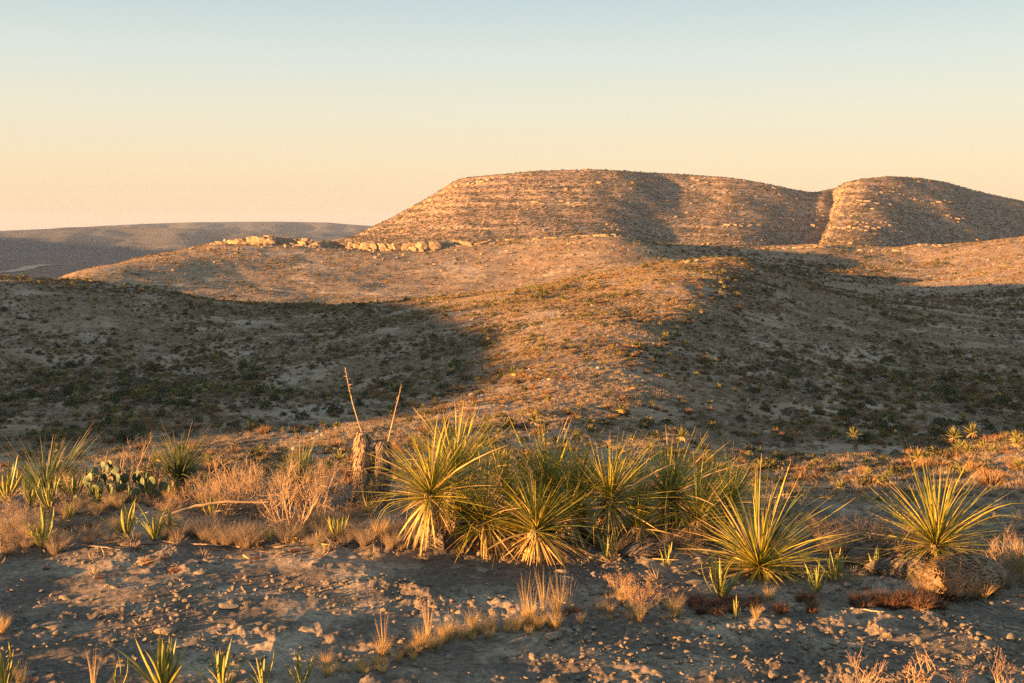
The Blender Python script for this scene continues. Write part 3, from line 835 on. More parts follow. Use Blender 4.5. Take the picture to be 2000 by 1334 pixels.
yucca('loose yellow yucca at the right end of the cluster, behind the wide one', 1425, 985, 1050, 105, 130, 30, 117, 1.5)
yucca('low loose yucca filling the gap left of the low spreading one', 902, 1010, 1050, 108, 120, 30, 131, 1.5)
yucca('low yucca wedged between the low spreading and golden-skirted ones', 1002, 1000, 1052, 112, 130, 30, 132, 1.5)
yucca('low yucca right of the golden-skirted one, in front of the slim one', 1112, 1012, 1062, 112, 130, 40, 133, 1.5, n_old=20)
yucca('small low yucca at the right foot of the dark green one', 1246, 1030, 1066, 84, 110, 40, 134, 1.5)
yucca('low yellow yucca in front of the smaller yellow-green one', 1362, 1016, 1058, 104, 130, 40, 135, 1.5)
# sotols at the left
yucca('windswept grass-leaved sotol at the far left above the agaves', 84, 924, 960, 134, 270, 24, 121, 1.05, (0.15, 0), name='sotol', meshes=SL, cat='sotol', group='sotols at the left', trunk=True, wide=1.1, dry=(1.5, 2.2))
yucca('upright grass-leaved sotol just right of the prickly pear', 346, 940, 970, 104, 220, 24, 122, .85, (0.12, 0), name='sotol', meshes=SL, cat='sotol', group='sotols at the left', wide=1.1, dry=(1.5, 2.2))
yucca('grass-leaved sotol behind the pale twiggy bush, left of the dead trunks', 584, 950, 982, 90, 160, 14, 123, 1.0, name='sotol', meshes=SL, cat='sotol', group='sotols at the left', wide=1.2, dry=(1.5, 2.2))

def agave(label, px, pyb, h, n, seed, th=0.85, wide=1.0, dry=3, lean=(0, 0)):
    rnd = np.random.default_rng(seed)
    b = on_ground(px, pyb); L = px2m(h, b[1])
    root = obj('agave', None, None, b); root.empty_display_size = 0.05
    tag(root, label, 'agave', 'lechuguilla agaves')
    leaf_rosette(root, 'leaf', AL, int(n * 1.5), (0, 0, 0.0), L, 0.05, th * 0.85, rnd, lean, wide, 0.9, (0.65, 1.12), r_in=0.05)
    if dry:
        leaf_rosette(root, 'dry_leaf', YO, dry, (0, 0, 0.015), L * 0.8, 1.2, 1.6, rnd, wide=2.2)
    return root
AG = [
    ('yellow-green agave cut by the left edge beneath the sotol', 14, 980, 66, 18, .85), ('agave clump second from the left edge, in front of the sotol', 62, 990, 58, 16, .8),
    ('agave clump third from the left edge, right against its neighbour', 96, 992, 60, 17, .85), ('agave with long curved leaves in front of the dry bush at left', 84, 1072, 70, 14, .95),
    ('agave left of the prickly pear, half in shade', 146, 978, 52, 14, .8), ('tiny agave in front of the prickly pear pads', 192, 984, 40, 9, .6),
    ('dark agave at the right foot of the prickly pear', 286, 976, 56, 16, .8), ('broad dark agave below the upright sotol', 352, 972, 50, 12, .8),
    ('shaded green agave, left of the pair at the bare ground edge', 250, 1050, 66, 12, .7), ('shaded green agave, right of the pair at the bare ground edge', 302, 1056, 62, 13, .75),
    ('small bright agave behind the curved-leaved one', 138, 1018, 34, 9, .7), ('small agave hidden in grass right of the shaded pair', 332, 1050, 46, 9, .8),
    ('agave poking over the lying pale stalk', 412, 1010, 42, 9, .7), ('small dark agave in the grass fringe below the twiggy bush', 530, 1062, 32, 7, .9),
    ('dark agave at the end of the grass fringe near the grey stick', 662, 1058, 52, 12, 1.0),
    ('small bright agave in shade right of the golden-skirted yucca', 1186, 1098, 50, 8, .7), ('bright yellow agave on open ground in front of the wide yucca', 1408, 1172, 76, 14, .75),
    ('curved-leaved agave right of the wide yucca, left of its dark neighbour', 1596, 1160, 60, 10, .8), ('dark agave directly behind the curved-leaved one at right', 1632, 1138, 62, 12, .7),
    ('little pale agave alone in the gravel below the bright yellow one', 1438, 1214, 38, 7, .6), ('small agave in front of the fallen thatched trunk', 1836, 1164, 48, 8, .8),
    ('dark slender agave at the foot of the lone yucca', 1712, 1118, 44, 8, .6), ('big agave cut by the bottom edge, left of centre', 318, 1356, 100, 18, .6),
    ('agave cut by the bottom edge, right of the biggest one', 436, 1352, 86, 13, .7), ('thin agave sprouts at the bottom edge between larger ones', 512, 1350, 64, 7, .6),
    ('agave cut by the bottom edge beside the round grass tuft', 588, 1342, 62, 10, .75), ('upright agave leaves at the bottom left corner', 8, 1350, 92, 6, .4),
    ('small agave among stalks at the bottom, left of the big one', 232, 1352, 60, 4, .5),
    ('agave at the yucca cluster right end, yellow and loose', 1300, 1108, 42, 8, 1.0), ('small yellow agave beside grass left of the dead trunks', 622, 1030, 34, 8, .7),
]
for i, (lb, px, pyb, h, n, thm) in enumerate(AG):
    agave(lb, px, pyb, h, n, 200 + i, thm)

# ---- dead standing trunks with dry flower stalks
def dead_trunk(label, px, pyt, pyb, r_px, stalk, seed, lean=0.0, mat=None):
    b = on_ground(px, pyb); Y = b[1]; h = px2m(pyb - pyt, Y); r = px2m(r_px, Y)
    root = obj('dead_yucca_trunk', None, None, b)
    tag(root, label, 'dead yucca', 'dead yucca trunks')
    obj('trunk', shaggy_mesh('trunk', seed, h, r, 1500, [mat or M_THATCH], 0.085, lean), root)
    if stalk:
        pts = [((sx - px) / FPX * Y, dy, (pyb - sy) / FPX * Y) for sx, sy, dy in stalk]
        ts = np.linspace(0, 1, 16); k = np.linspace(0, 1, len(pts)); P = np.array(pts)
        path = np.stack([np.interp(ts, k, P[:, j]) for j in range(3)], 1)
        rad = [0.0062 * (1 - 0.65 * t) for t in ts]
        V, F = tubes([(list(path), rad)], 5)
        rr = np.random.default_rng(seed)
        tw = []
        for t in np.linspace(0.55, 1.0, 14):
            p = np.array([np.interp(t, ts, path[:, j]) for j in range(3)]); d = rr.normal(0, 1, 3); d[2] = abs(d[2]); d /= np.linalg.norm(d)
            tw.append(([p, p + d * rr.uniform(0.012, 0.035)], [0.003, 0.002]))
        v2, f2 = tubes(tw, 3)
        fs = obj('flower_stalk', mesh_from('flower_stalk', V, F, [M_STALK], True), root)
        obj('pod_stubs', mesh_from('pod_stubs', v2, f2, [M_STALK]), fs)
    return root
dead_trunk('sunlit shaggy dead yucca trunk with a tall leaning flower stalk', 704, 846, 990, 12.5, [(709, 852, 0), (700, 825, 0), (688, 785, 0), (680, 750, 0), (674, 717, 0)], 301, 0.03)
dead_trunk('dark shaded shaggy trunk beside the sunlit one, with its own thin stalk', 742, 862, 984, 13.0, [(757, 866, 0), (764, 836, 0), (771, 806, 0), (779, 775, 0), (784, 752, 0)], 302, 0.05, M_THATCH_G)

def lying_trunk(label, p0, p1, r_px, seed, n=1500, mat=None, lift=0.75, name='fallen_yucca_trunk'):
    a, b = on_ground(*p0), on_ground(*p1)
    A, B = Vector(a), Vector(b); d = B - A; r = px2m(r_px, a[1])
    o = obj(name, shaggy_mesh('thatch', seed, d.length, r, n, [mat or M_THATCH], 0.12, 0.0, True), None, A + Vector((0, 0, r * lift)))
    o.rotation_mode = 'QUATERNION'; o.rotation_quaternion = frame_for(d, seed)
    tag(o, label, 'fallen trunk', 'fallen thatched yucca trunks')
    return o
lying_trunk('sunlit thatched yucca trunk fallen at the right, rounded like a haystack', (1830, 1168), (1960, 1150), 42, 311, 3400)
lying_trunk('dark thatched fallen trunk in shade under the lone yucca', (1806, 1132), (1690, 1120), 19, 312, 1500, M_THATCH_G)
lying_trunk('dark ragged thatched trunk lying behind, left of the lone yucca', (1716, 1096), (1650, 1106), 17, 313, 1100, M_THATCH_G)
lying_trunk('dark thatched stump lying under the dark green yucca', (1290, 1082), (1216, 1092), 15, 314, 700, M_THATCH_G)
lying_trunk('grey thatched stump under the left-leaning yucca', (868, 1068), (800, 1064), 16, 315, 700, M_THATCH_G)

def stick(label, pts, r_px, mat, name='dry_stalk', cat='stick'):
    g = [on_ground(px, py) for px, py in pts]; Y = g[0][1]
    P = np.array(g); P[:, 2] += px2m(r_px, Y) * 0.9
    ts = np.linspace(0, 1, 26); k = np.linspace(0, 1, len(pts))
    path = np.stack([np.interp(ts, k, P[:, j]) for j in range(3)], 1)
    for j in range(3):
        for _ in range(3): path[1:-1, j] = (path[:-2, j] + 2 * path[1:-1, j] + path[2:, j]) / 4
    rr = np.random.default_rng(int(pts[0][0])); path[:, 2] += rr.normal(0, 0.0015, len(ts)); path[:, 1] += rr.normal(0, 0.002, len(ts))
    r = px2m(r_px, Y); c = path[0].copy()
    V, F = tubes([(list(path - c), [r * (1 - 0.45 * t) * rr.uniform(.9, 1.1) for t in ts])], 7)
    return tag(obj(name, mesh_from(name, V, F, [mat], True), None, tuple(c)), label, cat)
def stick_up(label, pts, lifts, r_px, mat, name='dry_stalk'):
    o = stick(label, pts, r_px, mat, name)
    n = 26; me = o.data
    lf = np.interp(np.linspace(0, 1, n), np.linspace(0, 1, len(lifts)), lifts)
    for i, v in enumerate(me.vertices): v.co.z += lf[i // 7]
    return o
stick_up('long pale sunlit flower stalk lying across the grass at left', [(318, 1022), (380, 1018), (440, 1016), (525, 1014)], [0.03, 0.10, 0.13, 0.12], 3.6, M_STALK)
stick_up('grey weathered branch leaning into the grass below the dead trunks', [(624, 1024), (664, 1036), (722, 1048)], [0.06, 0.05, 0.02], 3.4, M_WOOD, 'weathered_branch')
stick('thin pale stalk lying on the bare ground under the grass fringe', [(372, 1064), (420, 1066), (468, 1070)], 1.6, M_STALK)
stick('thin pale stalk lying on the ground in front of the spike moss at right', [(1645, 1189), (1690, 1193), (1726, 1197)], 1.5, M_STALK)
stick('short thin stalk lying in the gravel right of centre', [(1395, 1284), (1430, 1292)], 1.4, M_STALK)
stick('pale stick lying at the right edge of the bare ground', [(1960, 1226), (2004, 1234)], 3.0, M_WOOD)
for i, (a, b) in enumerate([((160, 1066), (235, 1076)), ((178, 1078), (268, 1074)), ((236, 1066), (300, 1078)), ((278, 1064), (350, 1060)), ((205, 1072), (246, 1060))]):
    o = stick('fallen grey agave leaf curled on the ground under the shaded agave pair', [a, ((a[0] + b[0]) / 2, a[1] + (b[1] - a[1]) * .3), b], 1.7, M_LEAF_OLD, 'dead_leaf', 'dead leaf'); o['group'] = 'dead leaves under the agaves'

# ---- prickly pear
def prickly_pear():
    rnd = np.random.default_rng(41)
    b = on_ground(232, 982); Y = b[1]; s = px2m(1.0, Y)
    root = obj('prickly_pear', None, None, b)
    tag(root, 'prickly pear cactus with dark green pads, the topmost pads lit yellow', 'cactus')
    pads = []
    for k in range(3):
        bm = bmesh.new(); bmesh.ops.create_uvsphere(bm, u_segments=18, v_segments=12, radius=1.0)
        for v in bm.verts:
            z = v.co.z; egg = 1.0 + 0.22 * z
            w = 0.80 + 0.06 * k
            v.co = (v.co.x * w * egg, v.co.y * 0.16 * (1 + 0.15 * z) + 0.05 * math.sin(v.co.x * 2 + k), (z + 1.0))
        me = bpy.data.meshes.new('pad'); bm.to_mesh(me); bm.free(); me.materials.append(M_PAD)
        me.polygons.foreach_set('use_smooth', np.ones(len(me.polygons), bool)); pads.append(me)
    # (dx, dz in photo px from the base point, radius px, depth m, tilt)
    P = [(-72, 0, 13, -.02, -.3), (-60, 6, 14, .05, .2), (-42, -4, 13, -.10, .4), (-30, -6, 14, -.12, -.2), (-12, -2, 13, -.10, .3), (-2, -4, 12, -.14, -.5), (12, 0, 13, .0, .2), (-66, 30, 13, .05, -.25),
         (-50, 22, 14, -.06, .1), (-32, 22, 14, -.05, -.15), (-14, 20, 14, -.04, .25), (4, 20, 14, .02, -.1), (20, 16, 14, .03, .2), (38, 10, 14, .02, -.2), (54, 6, 14, .05, .3), (70, 4, 13, .06, .1), (84, 2, 12, .08, .4),
         (-54, 44, 11, .04, -.4), (-40, 42, 12, .0, .1), (-24, 40, 13, -.03, -.1), (-6, 40, 13, .0, .2), (10, 38, 13, .05, -.1), (26, 34, 13, .06, .15), (42, 28, 13, .05, -.1), (58, 22, 13, .07, .2), (74, 18, 12, .08, .3), (90, 14, 11, .1, .1),
         (-28, 58, 11, .02, .15), (-14, 56, 12, .0, .35), (0, 56, 11, .04, -.1), (-42, 58, 10, .0, -.25), (-66, 54, 10, .03, -.2), (48, 44, 10, .06, .05), (30, 50, 10, .08, .1), (66, 36, 10, .1, -.2), (-36, 66, 9, .05, .1), (-20, 68, 9, .06, -.15)]
    for i, (dx, dz, r, dy, tl) in enumerate(P):
        o = obj('pad', pads[i % 3], root, (dx * s, dy + rnd.normal(0, 0.03), dz * s - 0.01))
        o.rotation_euler = (rnd.normal(0, 0.25), tl * 1.2, rnd.normal(0.0, 0.7) - 0.3)
        o.scale = (r * s * .86,) * 3
    return root
prickly_pear()

def bush(label, kind, px, pyb, h, seed, wide=1.0, name='twig_bush', cat='bush', group=None, mat=None):
    b = on_ground(px, pyb); H = px2m(h, b[1])
    st, tw, sd = BUSH[kind]
    root = obj(name, None, None, b); root.empty_display_size = 0.1
    root.rotation_euler = (0, 0, seed * 1.7); root.scale = (H * wide, H * wide, H)
    tag(root, label, cat, group or 'dry leafless bushes')
    obj('stems', st, root); t_ = obj('twigs', tw, root)
    if sd: obj('seed_heads', sd, t_)
    return root
BU = [
    ('leafless pale bush standing behind the prickly pear', 'open', 236, 962, 140, 1.0), ('thin bare bush between the prickly pear and upright sotol', 'open', 292, 960, 92, .9),
    ('dense orange twig bush left of the lying stalk end, behind it', 'dense', 452, 1000, 128, 1.0), ('dense orange twig bush in the middle of the left thicket', 'dense', 520, 1004, 142, .95),
    ('low orange twig bush right of the upright sotol', 'dense', 400, 994, 84, 1.1), ('pale fan-shaped leafless bush in front of the left thicket', 'fan', 572, 1046, 158, .9),
    ('pale leafless bush behind the fan-shaped one', 'fan', 622, 1008, 118, .9), ('seedy dry bush at the foot of the sunlit dead trunk', 'seedy', 690, 1018, 52, 1.0),
    ('tall thin bare bush left of the sunlit dead trunk', 'open', 652, 992, 84, .8), ('brown dry bush cut by the left edge over the agaves', 'dense', 12, 962, 70, 1.2),
    ('dry reddish bush behind the curved-leaved agave at left', 'dense', 58, 1062, 62, 1.1), ('dry bush cut by the left edge at the bare ground', 'fan', 2, 1088, 84, 1.0),
    ('low golden twig bush between the left agaves and the curved-leaved one', 'dense', 30, 1012, 44, 1.3), ('small golden twig bush left of the prickly pear foot', 'dense', 128, 1004, 40, 1.2),
    ('low pale bush in front of the dark agave right of the prickly pear', 'seedy', 330, 1004, 44, 1.2), ('thin dry bush rising left of the far left sotol', 'open', 22, 952, 92, 1.0), ('dry twig bush between the far left sotol and prickly pear', 'dense', 150, 962, 66, 1.0),
    ('tall loose orange twig bush behind the left thicket', 'open', 470, 978, 124, 1.2),
    ('small seedy dry bush in front of the yucca row on bare ground', 'seedy', 1252, 1196, 92, 1.0), ('low pale dry bush left of the seedy one', 'seedy', 1206, 1158, 58, 1.0),
    ('grey twiggy bush with seed heads left of the lone yucca', 'greyseed', 1756, 1096, 96, 1.1), ('dark grey twig bush behind the lone yucca at its left', 'grey', 1690, 1070, 90, 1.2),
    ('dark brown bush behind the wide yucca, right side', 'grey', 1610, 1062, 84, 1.2), ('orange dry bush at the right edge behind the fallen thatched trunk', 'fan', 1965, 1132, 96, 1.0),
    ('dense dry bush cut by the right edge', 'dense', 2004, 1112, 100, 1.0), ('reddish bare branches rising at the bottom right corner', 'red', 1790, 1362, 96, 1.3),
    ('reddish bare stems at the bottom edge right of centre', 'red', 1672, 1366, 92, 1.0), ('reddish bare stem at the right end of the bottom edge', 'red', 1962, 1362, 82, 1.0),
    ('short reddish stems at the bottom edge between taller ones', 'red', 1880, 1360, 62, 1.0),
    ('small dark dry bush under the yucca row near the round-headed one', 'grey', 1348, 1078, 50, 1.3), ('small grey dry bush beneath the fan-shaped yucca', 'grey', 1120, 1072, 46, 1.2),
    ('brown bush filling the gap behind the small yellow-green yucca', 'dense', 1440, 1010, 70, 1.2), ('low brown bush behind the yucca row, left of the wide yucca', 'dense', 1400, 1060, 52, 1.2),
]
for i, (lb, kd, px, pyb, h, w) in enumerate(BU):
    bush(lb, kd, px, pyb, h, i + 1, w)

def tuft(label, meshes, px, pyb, h, seed, group, name='grass_tuft', cat='grass tuft', wide=1.0):
    b = on_ground(px, pyb); H = px2m(h, b[1])
    o = obj(name, meshes[seed % len(meshes)], None, (b[0], b[1], b[2] - 0.004), (0, 0, seed * 2.1), (H * wide, H * wide, H))
    return tag(o, label, cat, group)
GT = [('round golden grass tuft at the bottom beside the cut-off agave', 640, 1322, 50, 1.1), ('golden grass tuft, lowest of the diagonal line of tufts', 748, 1284, 56, .9), ('golden grass tuft, second from the bottom of the diagonal line', 824, 1262, 52, .9),
      ('golden grass tuft, third from the bottom of the diagonal line', 876, 1252, 46, .9), ('golden grass tuft in the middle of the diagonal line', 958, 1232, 46, .9), ('golden grass tuft, third from the top of the diagonal line', 1034, 1216, 54, .8),
      ('golden grass tuft, topmost of the diagonal line', 1086, 1200, 60, .8), ('golden grass tuft under the small seedy bush', 1250, 1214, 40, .8), ('golden grass tuft alone right of the small seedy bush', 1318, 1206, 58, .8),
      ('short golden tuft beside the little pale agave', 1476, 1208, 34, .9), ('golden tuft left of the bright yellow agave', 1502, 1172, 40, .9), ('low golden tuft in front of the fallen thatched trunk', 1868, 1172, 52, 1.0),
      ('golden tuft at the right foot of the fallen thatched trunk', 1920, 1172, 46, 1.0), ('golden tuft in the seedy bush', 1216, 1184, 46, .9), ('golden grass tuft above the grey branch end', 742, 1052, 54, .9),
      ('small golden tuft between the middle ones of the diagonal line', 992, 1228, 28, .9), ('thin golden tuft at the bottom left corner', 40, 1344, 60, .6), ('dark golden grass tuft at the left edge on the bare ground', 6, 1236, 44, .9)]
for i, (lb, px, pyb, h, w) in enumerate(GT):
    tuft(lb, TUFT_GOLD, px, pyb, h, i, 'golden grass tufts on the bare ground', wide=w)
for i, (px, pyb, h) in enumerate([(1026, 1205, 110), (1062, 1200, 104), (1092, 1200, 108), (1110, 1196, 92), (836, 1246, 104), (748, 1270, 96), (880, 1240, 70), (182, 1345, 92), (1040, 1212, 84)]):
    lb = 'tall thin dry grass stalks rising from the diagonal line of tufts' if px > 500 else 'thin dry stalk standing at the bottom left'
    tuft(lb, TUFT_STALK, px, pyb, h, i, 'tall dry grass stalks', 'grass_stalks', 'grass stalks')
fr = np.random.default_rng(5)
for i in range(46):
    px = fr.uniform(318, 700); pyb = 1052 + fr.uniform(-20, 8) + 8 * math.sin(px / 60)
    tuft('tan grass tuft in the fringe at the bare ground edge, ' + ('under the lying pale stalk' if px < 480 else 'under the pale fan-shaped bush' if px < 610 else 'beside the grey branch'), TUFT_TAN, px, pyb, fr.uniform(30, 52), i, 'tan grass fringe left of the dead trunks', wide=.9)
for i in range(20):
    px = fr.uniform(560, 860); pyb = fr.uniform(1040, 1074)
    tuft('brown dry grass tuft at the edge below the dead trunks', TUFT_TAN, px, pyb, fr.uniform(22, 42), i, 'dry grass below the dead trunks', wide=1.0)
for i in range(16):
    px = fr.uniform(130, 240); pyb = fr.uniform(1028, 1064)
    tuft('low brown grass tuft right of the curved-leaved agave', TUFT_TAN, px, pyb, fr.uniform(20, 36), i, 'low grass at left', wide=1.0)
for i in range(26):
    px = fr.uniform(120, 340); pyb = fr.uniform(978, 1010)
    tuft('dry grass tuft at the ' + ('left foot' if px < 195 else 'front' if px < 265 else 'right foot') + ' of the prickly pear', TUFT_TAN if i % 3 else TUFT_GOLD, px, pyb, fr.uniform(18, 40), i, 'dry grass round the prickly pear', wide=.9)
for i in range(14):
    px = fr.uniform(-10, 110); pyb = fr.uniform(1030, 1085)
    tuft('dry grass tuft around the curved-leaved agave at left', TUFT_TAN, px, pyb, fr.uniform(30, 54), i, 'dry grass at the left edge', wide=.9)
for i in range(34):
    px = fr.uniform(1110, 1660); pyb = fr.uniform(1030, 1085)
    tuft('dry brown grass tuft growing under or beside the ' + landmark(px), TUFT_TAN, px, pyb, fr.uniform(26, 50), i, 'dry grass under the yuccas', wide=1.0)
for i in range(22):
    px = fr.uniform(1780, 2010); pyb = fr.uniform(1120, 1176)
    tuft('dry orange grass tuft around the fallen thatched trunk', TUFT_GOLD if i % 2 else TUFT_TAN, px, pyb, fr.uniform(26, 54), i, 'dry grass round the fallen trunk', wide=.9)
for i in range(60):
    t = fr.uniform(0, 1) ** .9; px = 660 + 470 * t + fr.normal(0, 12); pyb = 1312 - 112 * t + 18 * math.sin(t * 9) * .5 + fr.normal(0, 6)
    tuft('low golden grass clump in the ' + ('lower end' if t < .25 else 'lower middle' if t < .5 else 'upper middle' if t < .75 else 'upper end') + ' of the diagonal grass strip', TUFT_GOLD, px, pyb, fr.uniform(18, 44), i, 'low golden grass strip', wide=1.0)
for i in range(24):
    px = fr.uniform(1170, 1330); pyb = fr.uniform(1150, 1212)
    tuft('low golden grass clump ' + ('left of' if px < 1215 else 'under' if px < 1285 else 'right of') + ' the small seedy bush', TUFT_GOLD, px, pyb, fr.uniform(14, 32), i, 'low golden grass by the seedy bush', wide=1.0)
# spike moss cushions
for i in range(26):
    px = fr.uniform(1650, 1830); pyb = 1184 + fr.uniform(-10, 8) - abs(px - 1740) * .02
    tuft('dark red-brown curled spike moss cushion in the ' + ('left end' if px < 1700 else 'middle' if px < 1770 else 'right end') + ' of the moss mat', MOSS, px, pyb, fr.uniform(20, 32), i, 'spike moss mat', 'spike_moss', 'spike moss', .75)
for i in range(22):
    px = fr.uniform(1355, 1590); pyb = 1184 + fr.uniform(-14, 14)
    tuft('dark spike moss cushion between the bright yellow agave and the moss mat', MOSS, px, pyb, fr.uniform(14, 27), i, 'spike moss cushions', 'spike_moss', 'spike moss', .75)
for i, (px, py, h) in enumerate([(195, 1130, 9), (90, 1112, 8), (265, 1124, 7), (290, 1100, 14), (342, 1116, 14), (320, 1090, 9), (575, 1078, 10), (500, 1092, 9), (148, 1246, 7), (1840, 1200, 8), (300, 1190, 6), (60, 1330, 10), (1120, 1196, 18), (800, 1278, 20), (950, 1076, 26)]):
    tuft('small reddish moss cushion on the bare ground' if h < 16 else 'dark dry moss clump on the bare ground', MOSS_R if h < 16 else MOSS, px, py, h, i, 'moss cushions on the bare ground' if h < 16 else 'dark moss clumps', 'moss_cushion', 'moss', 1.2)
# ------------------------------------------------------------------ scrub of the middle distance: shapes
def leafy_proto(name, seed, n, mat, rx=0.62, size=(0.05, 0.11), flat=1.0):
    rnd = np.random.default_rng(seed); V, F = [], []
    lob = rnd.normal(0, 1, (7, 3)); lob[:, 2] = np.abs(lob[:, 2]); lob /= np.linalg.norm(lob, axis=1)[:, None]
    for _ in range(n):
        d = rnd.normal(0, 1, 3); d[2] = abs(d[2]) * 1.1; d /= np.linalg.norm(d)
        k = 0.62 + 0.45 * max(0, (lob @ d).max() - 0.6) / 0.4
        p = d * np.array((rx, rx, 0.95 * flat)) * k * rnd.uniform(0.35, 1.0) ** 0.6
        s = rnd.uniform(*size); u = rnd.normal(0, 1, 3); u /= np.linalg.norm(u); w = np.cross(u, rnd.normal(0, 1, 3)); w /= np.linalg.norm(w)
        b = len(V); V += [p - u * s - w * s * .5, p + u * s - w * s * .4, p + u * s * .8 + w * s * .5, p - u * s * .7 + w * s * .6]; F.append((b, b + 1, b + 2, b + 3))
    st = [([np.array((0, 0, -.08)), np.array((rnd.normal(0, .2), rnd.normal(0, .2), .35))], [.02, .01]) for _ in range(4)]
    v2, f2 = tubes(st, 3); o = len(V); V += v2; F += [tuple(i + o for i in q) for q in f2]
    return mesh_from(name, V, F, [mat])
def spiky_proto(name, seed, n, mat, spread=0.9, w=0.018, base=0.1, up=1.0):
    rnd = np.random.default_rng(seed); V, F = [], []
    for _ in range(n):
        a = rnd.uniform(0, 2 * math.pi); t = spread * math.sqrt(rnd.uniform(0, 1)); L = rnd.uniform(0.6, 1.0)
        d = np.array((math.cos(a) * math.sin(t), math.sin(a) * math.sin(t), math.cos(t) * up)); p = np.array((math.cos(a), math.sin(a), 0)) * base * rnd.uniform(0, 1) + np.array((0, 0, -.03))
        s = np.cross(d, rnd.normal(0, 1, 3)); s /= np.linalg.norm(s); b = len(V); m = p + d * L * .55 + rnd.normal(0, .03, 3)
        V += [p - s * w * .6, p + s * w * .6, m + s * w, m - s * w, p + d * L + rnd.normal(0, .05, 3)]; F += [(b, b + 1, b + 2, b + 3), (b + 3, b + 2, b + 4)]
    return mesh_from(name, V, F, [mat])
def yucca_proto(name, seed, n, mats, trunk=0.25):
    rnd = np.random.default_rng(seed); V, F, MI = [], [], []
    for k in range(n):
        dead = k > n * .72
        a = k * 2.4 + rnd.normal(0, .2); t = rnd.uniform(0.1, 1.6) if not dead else rnd.uniform(1.8, 2.6); L = rnd.uniform(.45, .62) * (.7 if dead else 1)
        d = np.array((math.cos(a) * math.sin(t), math.sin(a) * math.sin(t), math.cos(t))); p = np.array((0, 0, trunk))
        s = np.cross(d, rnd.normal(0, 1, 3)); s /= np.linalg.norm(s); b = len(V); w = .022
        V += [p - s * w * .6, p + s * w * .6, p + d * L * .5 + s * w, p + d * L * .5 - s * w, p + d * L]; F += [(b, b + 1, b + 2, b + 3), (b + 3, b + 2, b + 4)]; MI += [int(dead)] * 2
    return mesh_from(name, V, F, mats, False, MI)

M_SH_DARK = plant_material('dark_scrub_leaf', (0.050, 0.055, 0.026), (0.085, 0.085, 0.042), None, 0.1, 0.8, 0.15)
M_SH_GREY = plant_material('grey_scrub', (0.105, 0.088, 0.068), (0.16, 0.13, 0.10), None, 0.1, 0.85, 0.1)
M_SH_BROWN = plant_material('brown_scrub', (0.175, 0.105, 0.055), (0.24, 0.15, 0.075), None, 0.1, 0.85, 0.1)
M_SH_OLIVE = plant_material('olive_scrub', (0.115, 0.11, 0.038), (0.16, 0.14, 0.05), None, 0.12, 0.8, 0.15)
P_DARK = [leafy_proto('dark_shrub', 1 + i, 210, M_SH_DARK, .72, flat=.85) for i in range(3)]
P_OLIVE = [leafy_proto('olive_shrub', 11 + i, 170, M_SH_OLIVE, .6, (.04, .09), .8) for i in range(2)]
P_GREY = [leafy_proto('grey_shrub', 21 + i, 200, M_SH_GREY, .75, (.03, .08), .7) for i in range(3)]
P_BROWN = [spiky_proto('brown_shrub', 31 + i, 150, M_SH_BROWN, 1.25) for i in range(3)]
P_YUCCA = [yucca_proto('small_yucca', 41 + i, 60, [M_LEAF_S, M_LEAF_DRY], (.3, .12, .5)[i]) for i in range(3)]
P_GRASS = [spiky_proto('grass_clump', 51 + i, 34, M_GRASS_T, .8, .02, .18) for i in range(3)]
P_STONE = [stone_mesh('loose_stone', 61 + i, .6, .4, 1) for i in range(4)]

# ------------------------------------------------------------------ where the land can be seen from the camera
_ta = np.linspace(-0.47, 0.47, 260); _tr = np.geomspace(9, 1000, 330)
_TA, _TR = np.meshgrid(_ta, _tr, indexing='ij')
_TZ = height(_TR * np.sin(_TA), _TR * np.cos(_TA))
_HOR = np.maximum.accumulate(_TZ / _TR, axis=1)
def seen(x, y, z, top):
    r = np.hypot(x, y); a = np.arctan2(x, y)
    i = np.clip(np.round((a + 0.47) / 0.94 * 259).astype(int), 0, 259)
    j = np.clip((np.log(r * 0.985 / 9) / math.log(1000 / 9) * 329).astype(int), 0, 329)
    return (z + top) / r > _HOR[i, j]
def photo_px(x, y, z): return 1000 + x / y * FPX, HZ - z / y * FPX

srnd = np.random.default_rng(77)
def sample_land(n, r0, r1, half=0.50):
    r = np.sqrt(srnd.uniform(r0 * r0, r1 * r1, n)); a = srnd.uniform(-half, half, n)
    x, y = r * np.sin(a), r * np.cos(a)
    return x, y

# draws the plan of gullies (denser, darker growth): low ground on both sides of the spur, and a flat darkened in place of shade
def gully(x, y):
    px = 1000 + x / y * FPX
    g1 = np.exp(-((px - 250) / 330) ** 2) * np.exp(-((y - 160) / 60) ** 2)
    g2 = np.exp(-((px - 1850) / 200) ** 2) * np.exp(-((y - 150) / 55) ** 2)
    g3 = np.exp(-((px - 1600) / 240) ** 2) * np.exp(-((y - 590) / 75) ** 2)  # dense dark brush on the flat, also making up for shade missing there
    return np.clip(g1 + 1.2 * g2 + 1.6 * g3, 0, 1.5)

